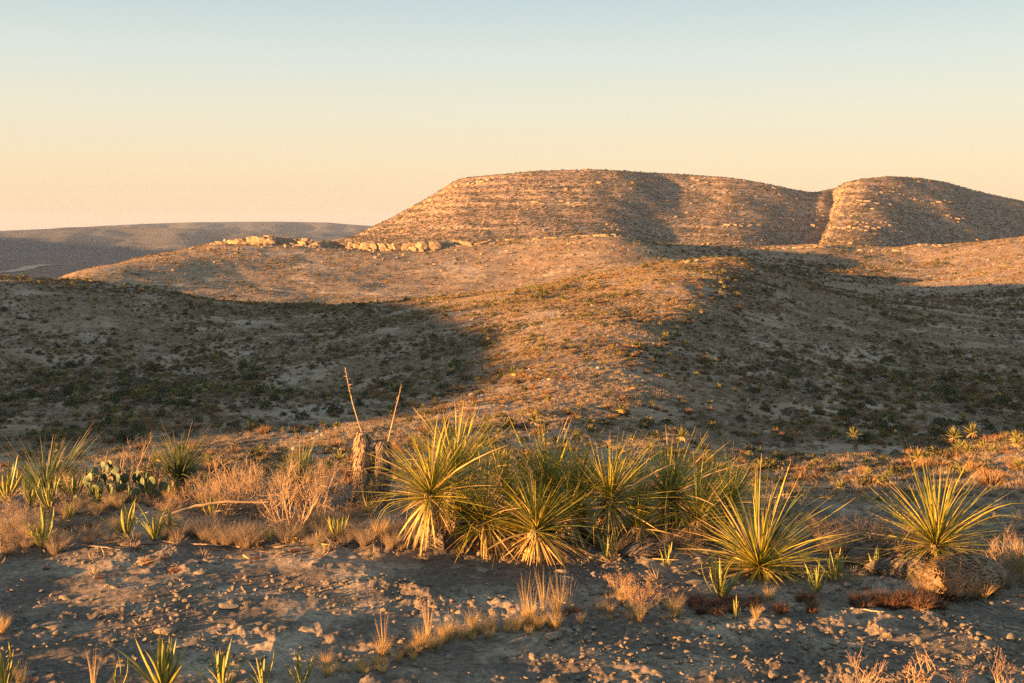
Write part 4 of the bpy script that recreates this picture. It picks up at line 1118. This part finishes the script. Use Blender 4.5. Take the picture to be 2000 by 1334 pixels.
def scatter(name, label, x, y, z, scl, rotz, pid, protos, tilt=0.0):
    me = bpy.data.meshes.new(name)
    n = len(x)
    me.vertices.add(n); me.vertices.foreach_set('co', np.stack([x, y, z], 1).astype(np.float32).ravel())
    at = me.attributes.new('scl', 'FLOAT_VECTOR', 'POINT'); at.data.foreach_set('vector', np.asarray(scl, np.float32).ravel())
    at = me.attributes.new('rot', 'FLOAT_VECTOR', 'POINT')
    rt = np.stack([srnd.normal(0, tilt + 1e-6, n), srnd.normal(0, tilt + 1e-6, n), rotz], 1); at.data.foreach_set('vector', rt.astype(np.float32).ravel())
    at = me.attributes.new('pid', 'INT', 'POINT'); at.data.foreach_set('value', np.asarray(pid, np.int32))
    coll = bpy.data.collections.new(name + '_kinds')
    for k, pm in enumerate(protos):
        coll.objects.link(bpy.data.objects.new('%02d_%s' % (k, pm.name), pm))
    ng = bpy.data.node_groups.new(name, 'GeometryNodeTree')
    ng.interface.new_socket('Geometry', in_out='INPUT', socket_type='NodeSocketGeometry')
    ng.interface.new_socket('Geometry', in_out='OUTPUT', socket_type='NodeSocketGeometry')
    N, L = ng.nodes, ng.links
    gi, go = N.new('NodeGroupInput'), N.new('NodeGroupOutput')
    ci = N.new('GeometryNodeCollectionInfo'); ci.inputs['Collection'].default_value = coll
    ci.inputs['Separate Children'].default_value = True; ci.inputs['Reset Children'].default_value = True
    ip = N.new('GeometryNodeInstanceOnPoints'); ip.inputs['Pick Instance'].default_value = True
    def na(nm, ty):
        q = N.new('GeometryNodeInputNamedAttribute'); q.data_type = ty; q.inputs['Name'].default_value = nm
        return q.outputs['Attribute']
    m2p = N.new('GeometryNodeMeshToPoints')
    L.new(gi.outputs[0], m2p.inputs['Mesh']); L.new(m2p.outputs[0], ip.inputs['Points']); L.new(ci.outputs[0], ip.inputs['Instance'])
    L.new(na('pid', 'INT'), ip.inputs['Instance Index']); L.new(na('rot', 'FLOAT_VECTOR'), ip.inputs['Rotation']); L.new(na('scl', 'FLOAT_VECTOR'), ip.inputs['Scale'])
    L.new(ip.outputs[0], go.inputs[0])
    o = obj(name, me)
    md = o.modifiers.new('scatter', 'NODES'); md.node_group = ng
    return tag(o, label, None, None, 'stuff')

# ------------------------------------------------------------------ shrubs and small yuccas: the largest are things, the rest one mass
def plant_out(n_near, n_far):
    xs, ys = [], []
    x1, y1 = sample_land(n_near, 22, 430); x2, y2 = sample_land(n_far, 430, 900)
    x = np.concatenate([x1, x2]); y = np.concatenate([y1, y2]); r = np.hypot(x, y)
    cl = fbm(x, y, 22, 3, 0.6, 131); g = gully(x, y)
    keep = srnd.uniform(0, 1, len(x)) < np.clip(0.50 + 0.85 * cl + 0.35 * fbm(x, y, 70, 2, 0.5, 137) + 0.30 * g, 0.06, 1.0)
    return x[keep], y[keep], cl[keep], g[keep]
sx, sy, scl_, sg = plant_out(N_SHRUB_NEAR, N_SHRUB_FAR)
sz = height(sx, sy); sr = np.hypot(sx, sy)
u = srnd.uniform(0, 1, len(sx)); lit_side = smooth(-60, 40, (1000 + sx / sy * FPX) - 700) * smooth(1500, 1350, 1000 + sx / sy * FPX)
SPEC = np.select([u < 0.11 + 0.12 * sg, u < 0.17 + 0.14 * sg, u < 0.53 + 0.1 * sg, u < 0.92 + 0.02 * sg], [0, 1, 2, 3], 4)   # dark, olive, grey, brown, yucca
hgt = np.select([SPEC == 0, SPEC == 1, SPEC == 2, SPEC == 3], [srnd.gamma(6, .115, len(sx)), srnd.gamma(6, .095, len(sx)), srnd.gamma(6, .085, len(sx)), srnd.gamma(6, .085, len(sx))], srnd.gamma(9, .105, len(sx)))
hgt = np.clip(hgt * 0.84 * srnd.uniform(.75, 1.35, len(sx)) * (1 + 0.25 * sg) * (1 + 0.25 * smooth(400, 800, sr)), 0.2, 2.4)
PROT = [P_DARK, P_OLIVE, P_GREY, P_BROWN, P_YUCCA]
vis = seen(sx, sy, sz, hgt)
vpx, vpy = photo_px(sx, sy, sz)
inframe = (vpx > -10) & (vpx < 2010) & vis & (sr > 60)
app = hgt / sr
single = np.zeros(len(sx), bool)
for kind_set, cnt in (((0, 1, 2, 3), 300), ((4,), 250)):
    idx = np.where(inframe & np.isin(SPEC, kind_set))[0]
    single[idx[np.argsort(-app[idx])[:cnt]]] = True
NAMES = ['dark_shrub', 'olive_shrub', 'grey_shrub', 'brown_shrub', 'small_yucca']
LOOK = ['dark leafy shrub', 'olive green shrub', 'grey leafless shrub', 'dry brown shrub', 'spiky yucca']
def zone(px, py, y):
    if y < 92: return 'on the near stony slope', 'near slope'
    if px < 850 - 0.3 * max(0, 760 - py): return ('in the shaded gully at lower left' if py > 770 else 'on the shaded valley side at left'), ('left gully' if py > 770 else 'left valley side')
    if px > 1650: return ('in the dark gully at the right' if py > 700 else 'on the shaded slope at far right'), ('right gully' if py > 700 else 'far right slope')
    if px > 1380: return 'on the shaded right flank', 'right flank'
    return ('on the lower sunlit spur' if py > 700 else 'on the upper sunlit spur'), ('lower spur' if py > 700 else 'upper spur')
for i in np.where(single)[0]:
    s = int(SPEC[i]); zt, zg = zone(vpx[i], vpy[i], sy[i])
    size = 'tall ' if hgt[i] > 1.15 else ''
    o = obj(NAMES[s], PROT[s][int(srnd.integers(len(PROT[s])))], None, (sx[i], sy[i], sz[i]), (0, 0, srnd.uniform(0, 6.28)), hgt[i])
    tag(o, size + LOOK[s] + ' ' + zt + ', above the ' + landmark(vpx[i]), 'yucca' if s == 4 else 'shrub', LOOK[s] + 's, ' + zg)
# brush on the ridge at the left, outside the frame, whose shadow falls into the valley
rest = np.where(~single & (sr > 16) & ((seen(sx, sy, sz, hgt + 1.5)) | (srnd.uniform(0, 1, len(sx)) < .25)))[0]
protos = sum(PROT, []); offs = np.cumsum([0] + [len(p) for p in PROT])
pid = offs[SPEC[rest]] + (srnd.uniform(0, 1, len(rest)) * np.array([len(PROT[k]) for k in SPEC[rest]])).astype(int)
sh = hgt[rest]
oa = np.radians(srnd.uniform(-108, -40, 5000)); orr = srnd.uniform(170, 370, 5000); ox, oy = orr * np.sin(oa), orr * np.cos(oa); oz = height(ox, oy); oh = srnd.gamma(6, .13, 5000)
sc_ = np.stack([sh * srnd.uniform(.8, 1.3, len(sh)), sh * srnd.uniform(.8, 1.3, len(sh)), sh], 1)
scatter('desert_scrub', 'countless small desert shrubs dotted over the hills', np.concatenate([sx[rest], ox]), np.concatenate([sy[rest], oy]), np.concatenate([sz[rest], oz]), np.concatenate([sc_, np.stack([oh * 1.2, oh * 1.2, oh], 1)]), srnd.uniform(0, 6.28, len(sh) + 5000), np.concatenate([pid, srnd.integers(0, len(protos) - 3, 5000)]), protos)
# dry grass clumps and loose stones over the hills
x1, y1 = sample_land(N_GRASS, 40, 330); x2, y2 = sample_land(N_GRASS // 2, 330, 850)
gx, gy = np.concatenate([x1, x2]), np.concatenate([y1, y2])
gz = height(gx, gy); k = (fbm(gx, gy, 14, 3, .6, 151) > -0.25) & seen(gx, gy, gz, .6); gx, gy, gz = gx[k], gy[k], gz[k]
gs = srnd.uniform(.18, .48, len(gx)) * (1 + .5 * smooth(300, 700, np.hypot(gx, gy)))
scatter('dry_grass', 'short dry bunch grass covering the hills', gx, gy, gz, np.stack([gs * 1.5, gs * 1.5, gs], 1), srnd.uniform(0, 6.28, len(gs)), srnd.integers(0, 3, len(gs)), P_GRASS)
x1, y1 = sample_land(N_ROCK, 50, 330); x2, y2 = sample_land(N_ROCK, 330, 850)
gx, gy = np.concatenate([x1, x2]), np.concatenate([y1, y2])
gz = height(gx, gy); k = (fbm(gx, gy, 30, 3, .6, 161) > -0.1) & seen(gx, gy, gz, .6); gx, gy, gz = gx[k], gy[k], gz[k]
gs = np.clip(srnd.gamma(2.2, .06, len(gx)), .05, .6) * (1 + .7 * smooth(300, 700, np.hypot(gx, gy)))
scatter('loose_stones', 'pale loose limestone rubble strewn over the hills', gx, gy, gz + gs * .15, np.stack([gs, gs, gs], 1), srnd.uniform(0, 6.28, len(gs)), srnd.integers(0, 4, len(gs)), P_STONE, .2)

# ------------------------------------------------------------------ butte scrub and rock bands
bx = srnd.uniform(620, 2060, N_BUTTE); bY = srnd.uniform(1480, 1990, N_BUTTE)
bz = butte_height(bx, bY); bxx = (bx - 1000) / FPX * bY
k = bz > -33; bx, bY, bz, bxx = bx[k], bY[k], bz[k], bxx[k]
bs = srnd.gamma(5, .25, len(bx))
pid = srnd.choice(len(protos), len(bx), p=np.array([.13, .13, .14, .04, .04, .1, .1, .08, .06, .06, .06, .02, .02, .02]))
scatter('butte_scrub', 'dark scrub speckling the slopes of the butte', bxx, bY, bz, np.stack([bs * 1.2, bs * 1.2, bs], 1), srnd.uniform(0, 6.28, len(bs)), pid, protos)
n2 = N_BUTTE // 9
M_RUBBLE = stone_material('butte_stone', (0.27, 0.205, 0.14), (0.21, 0.16, 0.115))
P_RUBBLE = [stone_mesh('boulder', 65 + i, .6, .4, 1, M_RUBBLE) for i in range(4)]
bx = srnd.uniform(640, 2060, n2); bY = srnd.uniform(1500, 1880, n2); bz = butte_height(bx, bY)
k = (bz > -33) & (fbm((bx - 1000) / FPX * bY, bY * 3, 60, 3, .6, 171) > -.1); bx, bY, bz = bx[k], bY[k], bz[k]
bs = np.clip(srnd.gamma(2.4, .42, len(bx)), .3, 3.5)
scatter('butte_rubble', 'pale limestone boulders strewn down the butte', (bx - 1000) / FPX * bY, bY, bz + bs * .15, np.stack([bs * 1.2, bs, bs], 1), srnd.uniform(0, 6.28, len(bs)), srnd.integers(0, 4, len(bs)), P_RUBBLE, .2)

BLOCK = [block_mesh('rock_block', 70 + i, M_CLIFF) for i in range(8)]
def hit_butte(px, py):
    Yv = np.linspace(1380, 1900, 900); d = (HZ - py) / FPX * Yv - butte_height(np.full(900, float(px)), Yv)
    i = int(np.argmax(d < 0)); return Yv[i] if (d < 0).any() else None
brnd = np.random.default_rng(8)
def butte_band(p0, p1, hpx, fill=0.8, jit=1.5):
    px = p0[0]
    while px < p1[0]:
        w = brnd.uniform(6, 14)
        py = p0[1] + (p1[1] - p0[1]) * (px - p0[0]) / (p1[0] - p0[0]) + brnd.normal(0, jit)
        if brnd.uniform() < fill:
            Y = hit_butte(px + w / 2, py)
            if Y:
                hw = px2m(w, Y) / 2; hh = px2m(hpx * brnd.uniform(.7, 1.2), Y) / 2
                o = obj('rock_block', BLOCK[int(brnd.integers(8))], butte, (wp(px + w / 2, py, Y + hw * .45)), (0, 0, brnd.normal(0, .25)), (hw * 1.02, hw * 1.1, hh))
        px += w * brnd.uniform(.85, 1.15)
for b in [((1582, 444), (1716, 448), 7.5, .95), ((1405, 440), (1470, 446), 6, .8), ((1600, 420), (1680, 422), 5, .6), ((1615, 389), (1700, 394), 4.5, .7), ((1640, 396), (1760, 400), 4, .4),
          ((868, 366), (960, 352), 6, .9), ((802, 404), (862, 396), 6, .8), ((900, 372), (1080, 366), 4, .5), ((1080, 370), (1200, 352), 4, .4), ((720, 448), (800, 452), 4, .5), ((1000, 398), (1150, 394), 4, .45),
          ((1780, 392), (1880, 396), 4, .5), ((1820, 420), (1990, 446), 4.5, .5), ((1350, 352), (1420, 360), 4, .4), ((1460, 442), (1560, 446), 5, .5), ((1720, 440), (1800, 448), 4.5, .4), ((840, 444), (880, 446), 5, .8)]:
    butte_band(*b)

# ------------------------------------------------------------------ caprock ledge along the crest of the low mesa, every block its own piece
def crest(px, y0=560, y1=690):
    y0 = 606 if px < 1000 else y0
    Yv = np.linspace(y0, y1, 160); z = height((px - 1000) / FPX * Yv, Yv); i = int(np.argmax(z / Yv)); return Yv[i], z[i]
def ledge_line(px):
    """depth of the cliff edge, the photo row of the skyline over it"""
    Yv = np.linspace(585, 720, 140); z = height((px - 1000) / FPX * Yv, Yv)
    return 624 + 4 * math.sin(px * .021) + 2.5 * math.sin(px * .057 + 1), float((HZ - z / Yv * FPX).min())
def ground_row(px, Y): return HZ - h1((px - 1000) / FPX * Y, Y) / Y * FPX
cols = np.arange(414, 948, 6.0); cv, cf = [], []
for px in cols:
    Y, sk = ledge_line(px); zt = (HZ - sk) / FPX * Y; lo = (HZ - ground_row(px, Y - 4) - 6) / FPX * Y
    dip = 1.2 * float(smooth(880, 948, px) + smooth(440, 412, px))
    for dy, zz in ((-3.4, lo), (-2.2, zt - .3 - dip + .35 * math.sin(px * .31)), (4.0, zt - .1 - dip), (14.0, zt - 2.5 - dip)):
        cv.append(((px - 1000) / FPX * (Y + dy), Y + dy, zz))
for i in range(len(cols) - 1):
    for j in range(3): cf.append((i * 4 + j, (i + 1) * 4 + j, (i + 1) * 4 + j + 1, i * 4 + j + 1))
caprock = tag(obj('caprock_ledge', mesh_from('caprock_ledge', cv, cf, [M_CLIFF])), kind='structure')
mr = np.random.default_rng(12)
def put_block(px, w, t, bt, Y, dep=(.7, 1.0)):
    hw = px2m(w, Y) / 2; hh = px2m(bt - t, Y) / 2
    obj('rock_block', BLOCK[int(mr.integers(8))], caprock, wp(px, (t + bt) / 2, Y), (mr.normal(0, .05), mr.normal(0, .06), mr.normal(0, .3)), (hw * 1.28, min(hw, 3.0) * mr.uniform(*dep), hh * 1.12))
def cliff_run(x0, x1, over, fill, dy, wr, frac=1.0):
    """blocks standing in the cliff face, from the foot up to just over the skyline"""
    px = x0
    while px < x1:
        w = mr.uniform(*wr); c = px + w / 2
        if mr.uniform() < fill:
            Y, sk = ledge_line(c); Y += dy + mr.normal(0, .5); g = ground_row(c, Y) + 3
            put_block(c, w, g - (g - sk + over * mr.uniform(.2, 1.0)) * frac * mr.uniform(.85, 1.0), g, Y)
        px += w * mr.uniform(.85, 1.0)
cliff_run(412, 905, 4, 1.0, -3.5, (9, 26)); cliff_run(424, 900, 6, .7, -1.5, (7, 18)); cliff_run(412, 905, 1, .6, -5.5, (6, 16), .6); cliff_run(400, 960, 0, .4, -7.5, (4, 11), .45); cliff_run(900, 960, 2, .7, -3, (7, 15), .8)
def ledge_run(x0, x1, top, bot, fill, dyoff, wr=(10, 26)):
    """a course of low blocks: top and bot are photo rows above / below the crest line"""
    px = x0
    while px < x1:
        w = mr.uniform(*wr)
        if mr.uniform() < fill:
            Y, z = crest(px + w / 2); pyc = HZ - z / Y * FPX; Y += dyoff + mr.normal(0, .9)
            put_block(px + w / 2, w, pyc - top * mr.uniform(.6, 1.3), pyc + bot * mr.uniform(.8, 1.2), Y)
        px += w * mr.uniform(.88, 1.08)
ledge_run(940, 1190, 2, 8, .7, -6, (7, 16)); ledge_run(1010, 1195, -4, 12, .75, -9, (7, 16)); ledge_run(1060, 1195, 3, 6, .6, -5, (7, 13))
ledge_run(1380, 1870, 1, 6, .5, -5, (6, 14)); ledge_run(1560, 1850, -2, 9, .55, -9, (6, 15)); ledge_run(330, 414, 1, 8, .5, -6, (5, 11))
# tumbled boulders below the ledge
def hit_land(px, py, y0, y1):
    Yv = np.geomspace(y0, y1, 500); d = (HZ - py) / FPX * Yv - height((px - 1000) / FPX * Yv, Yv)
    return Yv[int(np.argmax(d < 0))] if (d < 0).any() else None
BIG = [stone_mesh('boulder', 81 + i, .75, .4, 2, M_CLIFF) for i in range(5)]
for i in range(95):
    t = mr.uniform(0, 1); px = mr.uniform(300, 1230); py = crest(px)[1]; Yc, zc = crest(px); pyc = HZ - zc / Yc * FPX
    py = pyc + 10 + mr.gamma(1.4, 15)
    Y = hit_land(px, py, 440, 640)
    if not Y: continue
    s = px2m(mr.uniform(1.6, 4.6), Y)
    x, y, z = wp(px, py, Y)
    tag(obj('boulder', BIG[i % 5], None, (x, y, z + s * .2), (0, 0, mr.uniform(0, 6)), (s * 1.2, s, s)), ('larger' if s > 1.0 else 'small') + ' boulder on the sunlit slope below the ' + ('left tip' if px < 480 else 'left half' if px < 620 else 'middle' if px < 780 else 'right half' if px < 930 else 'knobbly right end') + ' of the caprock ledge', 'boulder', 'boulders below the caprock ledge')
for i in range(34):
    px = mr.uniform(1300, 1470); Y = 326 + mr.uniform(-14, 8); x = (px - 1000) / FPX * Y; s = px2m(mr.uniform(2.5, 6), Y)
    tag(obj('boulder', BIG[i % 5], None, (x, Y, h1(x, Y) + s * .2), (0, 0, mr.uniform(0, 6)), (s * 1.2, s, s * .8)), ('larger' if s > .62 else 'small') + ' pale boulder on the ' + ('left shoulder' if px < 1355 else 'crest' if px < 1415 else 'right shoulder') + ' of the rocky knob', 'boulder', 'boulders on the knob')

# ------------------------------------------------------------------ tracks
M_TRACK = land_material('bare_track', (0.36, 0.29, 0.20), (0.42, 0.35, 0.26), (0.28, 0.22, 0.15), 1.5, 0.1)
def track(name, pts, width, y0, y1, lift=0.07):
    P = []
    for px, py in pts:
        Y = hit_land(px, py, y0, y1)
        if Y: P.append((wp(px, py, Y)[0], Y))
    P = np.array(P); t = np.linspace(0, len(P) - 1, 140)
    cx = np.interp(t, range(len(P)), P[:, 0]); cy = np.interp(t, range(len(P)), P[:, 1])
    for _ in range(12):
        cx[1:-1] = (cx[:-2] + 2 * cx[1:-1] + cx[2:]) / 4; cy[1:-1] = (cy[:-2] + 2 * cy[1:-1] + cy[2:]) / 4
    dx, dy = np.gradient(cx), np.gradient(cy); L = np.hypot(dx, dy) + 1e-9
    w = np.linspace(-1, 1, 7)[None] * (width / 2 * (1 + .25 * gnoise(cx / 9, cy / 9, 5)))[:, None]
    X = cx[:, None] - dy[:, None] / L[:, None] * w; Y = cy[:, None] + dx[:, None] / L[:, None] * w
    Z = height(X, Y) + lift
    f = grid_faces(140, 7)
    return tag(obj(name, mesh_from(name, np.stack([X, Y, Z], -1).reshape(-1, 3), f, [M_TRACK], True)), kind='structure')
track('dirt_track', [(300, 556), (420, 562), (530, 567), (700, 573), (860, 577), (980, 579), (1100, 574)], 5.0, 380, 560, .15)
M_TRACK2 = M_TRACK
track('dry_wash', [(5, 534), (40, 528), (62, 521), (100, 518), (140, 517)], 45.0, 2600, 5200, 3.0)
track('sandy_wash', [(1655, 830), (1628, 790), (1622, 750), (1640, 712), (1690, 680), (1770, 650), (1850, 628)], 3.6, 100, 330, .06)
track('footpath', [(1060, 962), (1300, 958), (1560, 954), (1760, 950), (2040, 938)], 1.1, 50, 90)

# ------------------------------------------------------------------ stones and gravel on the bare ground in front
FSTONE = [stone_mesh('stone', 91 + i, f, .35, 2) for i, f in enumerate((.5, .7, .4, .85, .55, .42, .62, .3))]
def stone(label, px, py, r, k, group='larger stones on the bare ground', sq=None, name='stone', dz=.05):
    b = on_ground(px, py); s = px2m(r, b[1])
    sc = (s * 1.1, s * .9, s) if sq is None else (s * sq[0], s * sq[0] * .8, s * sq[1])
    return tag(obj(name, FSTONE[k % 8], None, (b[0], b[1], b[2] + s * dz), (0, 0, k * 1.3), sc), label, 'stone', group)
ST = [('rough brown stone alone in the lower left', 322, 1232, 20, 0), ('bright yellow stone left of the diagonal grass line', 522, 1228, 10, 3), ('pale flat stone in the shade at left, longer of a pair', 130, 1168, 17, 2), ('small white flat stone, right of the pair in shade at left', 157, 1174, 9, 5),
      ('pale flat slab lying low at lower left', 235, 1300, 15, 7), ('lit stone on the bare ground below the golden-skirted yucca', 884, 1152, 14, 0), ('flat lit slab left of the golden-skirted yucca', 938, 1112, 20, 7),
      ('orange-lit block behind the spike moss mat', 1690, 1150, 15, 3), ('grey block left of the orange-lit one behind the spike moss', 1656, 1146, 13, 1), ('round white stone below the spike moss mat', 1678, 1206, 8, 3),
      ('flat lit slab in the gravel at right of centre', 1522, 1224, 20, 7), ('lit block near the right edge of the bare ground', 1974, 1250, 15, 3), ('paired lit stone left of the right edge block', 1914, 1242, 12, 1), ('small flat lit stone just behind the paired one', 1928, 1236, 10, 5),
      ('rounded pale stone at the lower right', 1922, 1304, 13, 1), ('low wide pale stone at the bottom right of centre', 1660, 1300, 19, 2), ('grey rounded boulder stone at the bottom edge', 1512, 1322, 18, 1), ('lit angular stone in the gravel, lower centre', 1148, 1248, 10, 3),
      ('lit stone right of the diagonal grass line end', 1160, 1228, 9, 1), ('flat pale slab under the seedy bush', 1104, 1130, 24, 7), ('pale stone left under the seedy bush', 1164, 1158, 13, 0), ('lit stone beside it under the seedy bush', 1184, 1160, 10, 1),
      ('pale grey stone under the wide yucca at left', 1356, 1138, 18, 0), ('lit chunk of rock in the lower centre gravel', 1040, 1282, 12, 4), ('flat pale stone in the lower centre gravel', 876, 1284, 13, 5), ('small lit upright stone in the lower centre', 985, 1286, 8, 3),
      ('lit stone in the gravel at lower right of centre', 1345, 1278, 14, 4), ('orange upright stone in the gravel, lower right of centre', 1312, 1285, 9, 3), ('flat pale slab in the shade under the seedy bush right side', 1100, 1118, 18, 2),
      ('flat lit slab left of centre on the bare ground', 432, 1222, 14, 7), ('pale long flat stone in upper left shade', 357, 1140, 11, 7), ('flat dark stone in the upper left shade', 226, 1148, 11, 2), ('lit pale pebble pair left of the stones at upper left', 425, 1100, 8, 0), ('lit pale pebble, right one of the pair at upper left', 436, 1098, 9, 5)]
for i, (lb, px, py, r, k) in enumerate(ST):
    stone(lb, px, py, r, k)
fr = np.random.default_rng(15)
cnt = 0
while cnt < 260:
    px, py = fr.uniform(0, 2000), 1075 + 262 * fr.uniform(0, 1) ** .8
    dens = .16 + .84 * smooth(900, 1300, px) * smooth(1130, 1220, py) + .35 * (py < 1140)
    if fr.uniform() > dens: continue
    r = float(np.clip(fr.gamma(2.0, 2.3), 2.8, 13))
    zn = 'on the bare ground at lower left' if px < 700 and py > 1180 else 'on the shaded bare ground at upper left' if px < 700 else 'in the gravelly ground at lower right' if px > 1300 and py > 1180 else 'in the gravel at lower centre' if py > 1180 else 'below the yucca row'
    stone(('tiny' if r < 4 else 'small' if r < 7 else 'fist-sized') + ' pale stone ' + zn + ', below the ' + landmark(px), px, py, r, int(fr.integers(8)), 'small stones ' + zn); cnt += 1
n = N_GRAVEL
gy_ = np.sqrt(fr.uniform(4.6 ** 2, 9.6 ** 2, n)); gx_ = gy_ * fr.uniform(-.52, .52, n)
cl = fbm(gx_, gy_, .8, 3, .6, 181); ppx = 1000 + gx_ / gy_ * FPX
k = fr.uniform(0, 1, n) < np.clip(.22 + .8 * cl + .45 * smooth(900, 1400, ppx), .02, 1); gx_, gy_ = gx_[k], gy_[k]
gz_ = height(gx_, gy_); gs = np.clip(fr.gamma(2.0, .0045, len(gx_)), .003, .022)
scatter('gravel', 'limestone gravel strewn over the bare ground', gx_, gy_, gz_ + gs * .2, np.stack([gs * 1.2, gs, gs], 1), fr.uniform(0, 6.28, len(gs)), fr.integers(0, 4, len(gs)), P_STONE, .3)
n = 900
gy_ = fr.uniform(7.0, 10.2, n); gx_ = gy_ * fr.uniform(-.5, .5, n); gz_ = height(gx_, gy_); gs = fr.uniform(.03, .09, n)
k = fr.uniform(0, 1, n) < smooth(7.2, 8.6, gy_); gx_, gy_, gz_, gs = gx_[k], gy_[k], gz_[k], gs[k]
scatter('plant_litter', 'dead leaf and grass litter under the plants', gx_, gy_, gz_, np.stack([gs * 1.6, gs * 1.6, gs], 1), fr.uniform(0, 6.28, len(gs)), fr.integers(0, 3, len(gs)), P_GRASS, .5)

# broad flat slabs bedded in the ground
sl = np.random.default_rng(33)
for i in range(34):
    px, py = sl.uniform(20, 1990), sl.uniform(1090, 1325)
    b = on_ground(px, py); q = px2m(sl.uniform(11, 30), b[1])
    zn = 'at left' if px < 700 else 'at centre' if px < 1350 else 'at right'
    o = obj('flat_stone', FSTONE[(7, 5, 2)[i % 3]], None, (b[0], b[1], b[2] - q * .03), (0, 0, sl.uniform(0, 6)), (q * 1.2, q * .8, q * .32))
    tag(o, ('broad flat limestone slab bedded in the bare ground ' if q > .075 else 'low flat limestone plate bedded in the bare ground ') + zn, 'stone', 'flat slabs ' + zn)
# dead leaves lying about under the plants
n = 2600
gy_ = fr.uniform(7.1, 10.2, n); gx_ = gy_ * fr.uniform(-.5, .5, n); gz_ = height(gx_, gy_); gs = fr.uniform(.07, .26, n)
k = fr.uniform(0, 1, n) < smooth(7.2, 8.5, gy_) * np.clip(.6 + fbm(gx_, gy_, .9, 2, .5, 191), 0.05, 1); gx_, gy_, gz_, gs = gx_[k], gy_[k], gz_[k], gs[k]
o = scatter('leaf_litter', 'fallen dead yucca leaves lying under the plants', gx_, gy_, gz_ + .008, np.stack([gs, gs * 1.5, gs], 1), fr.uniform(0, 6.28, len(gs)), fr.integers(0, 7, len(gs)), YO + YD, .1)
rt = np.stack([1.5 + fr.normal(0, .10, len(gs)), fr.uniform(-.5, .5, len(gs)), fr.uniform(0, 6.28, len(gs))], 1)
o.data.attributes['rot'].data.foreach_set('vector', rt.astype(np.float32).ravel())
# ------------------------------------------------------------------ air
def haze():
    x0, x1, y0, y1, z0, z1 = -13500.0, 13500.0, -13500.0, 17000.0, -420.0, 150.0
    v = [(x, y, z) for x in (x0, x1) for y in (y0, y1) for z in (z0, z1)]
    f = [(0, 1, 3, 2), (4, 6, 7, 5), (0, 4, 5, 1), (2, 3, 7, 6), (0, 2, 6, 4), (1, 5, 7, 3)]
    m = bpy.data.materials.new('haze_air'); m.use_nodes = True
    m.node_tree.nodes.clear()
    o_ = m.node_tree.nodes.new('ShaderNodeOutputMaterial'); pv = m.node_tree.nodes.new('ShaderNodeVolumePrincipled')
    pv.inputs['Color'].default_value = (0.42, 0.58, 0.95, 1); pv.inputs['Density'].default_value = HAZE; pv.inputs['Anisotropy'].default_value = 0.0
    m.node_tree.links.new(pv.outputs[0], o_.inputs['Volume'])
    tag(obj('haze', mesh_from('haze', v, f, [m])), 'thin evening haze filling the air', None, None, 'stuff')
haze()

# ------------------------------------------------------------------ look-alikes that share a label: say which one of a few
_by = {}
for o in COL.objects:
    if o.parent is None and 'category' in o.keys():
        _by.setdefault(o['label'], []).append(o)
_ORD = ['first', 'second', 'third', 'fourth', 'fifth', 'sixth', 'seventh', 'eighth']
for lb, os_ in _by.items():
    n = len(os_)
    if 2 <= n <= 8:
        os_.sort(key=lambda q: q.location.x / max(q.location.y, 0.1))
        for i, o in enumerate(os_):
            extra = (', left one', ', right one')[i] if n == 2 else ', %s from left' % _ORD[i]
            if len((lb + extra).split()) <= 16:
                o['label'] = lb + extra
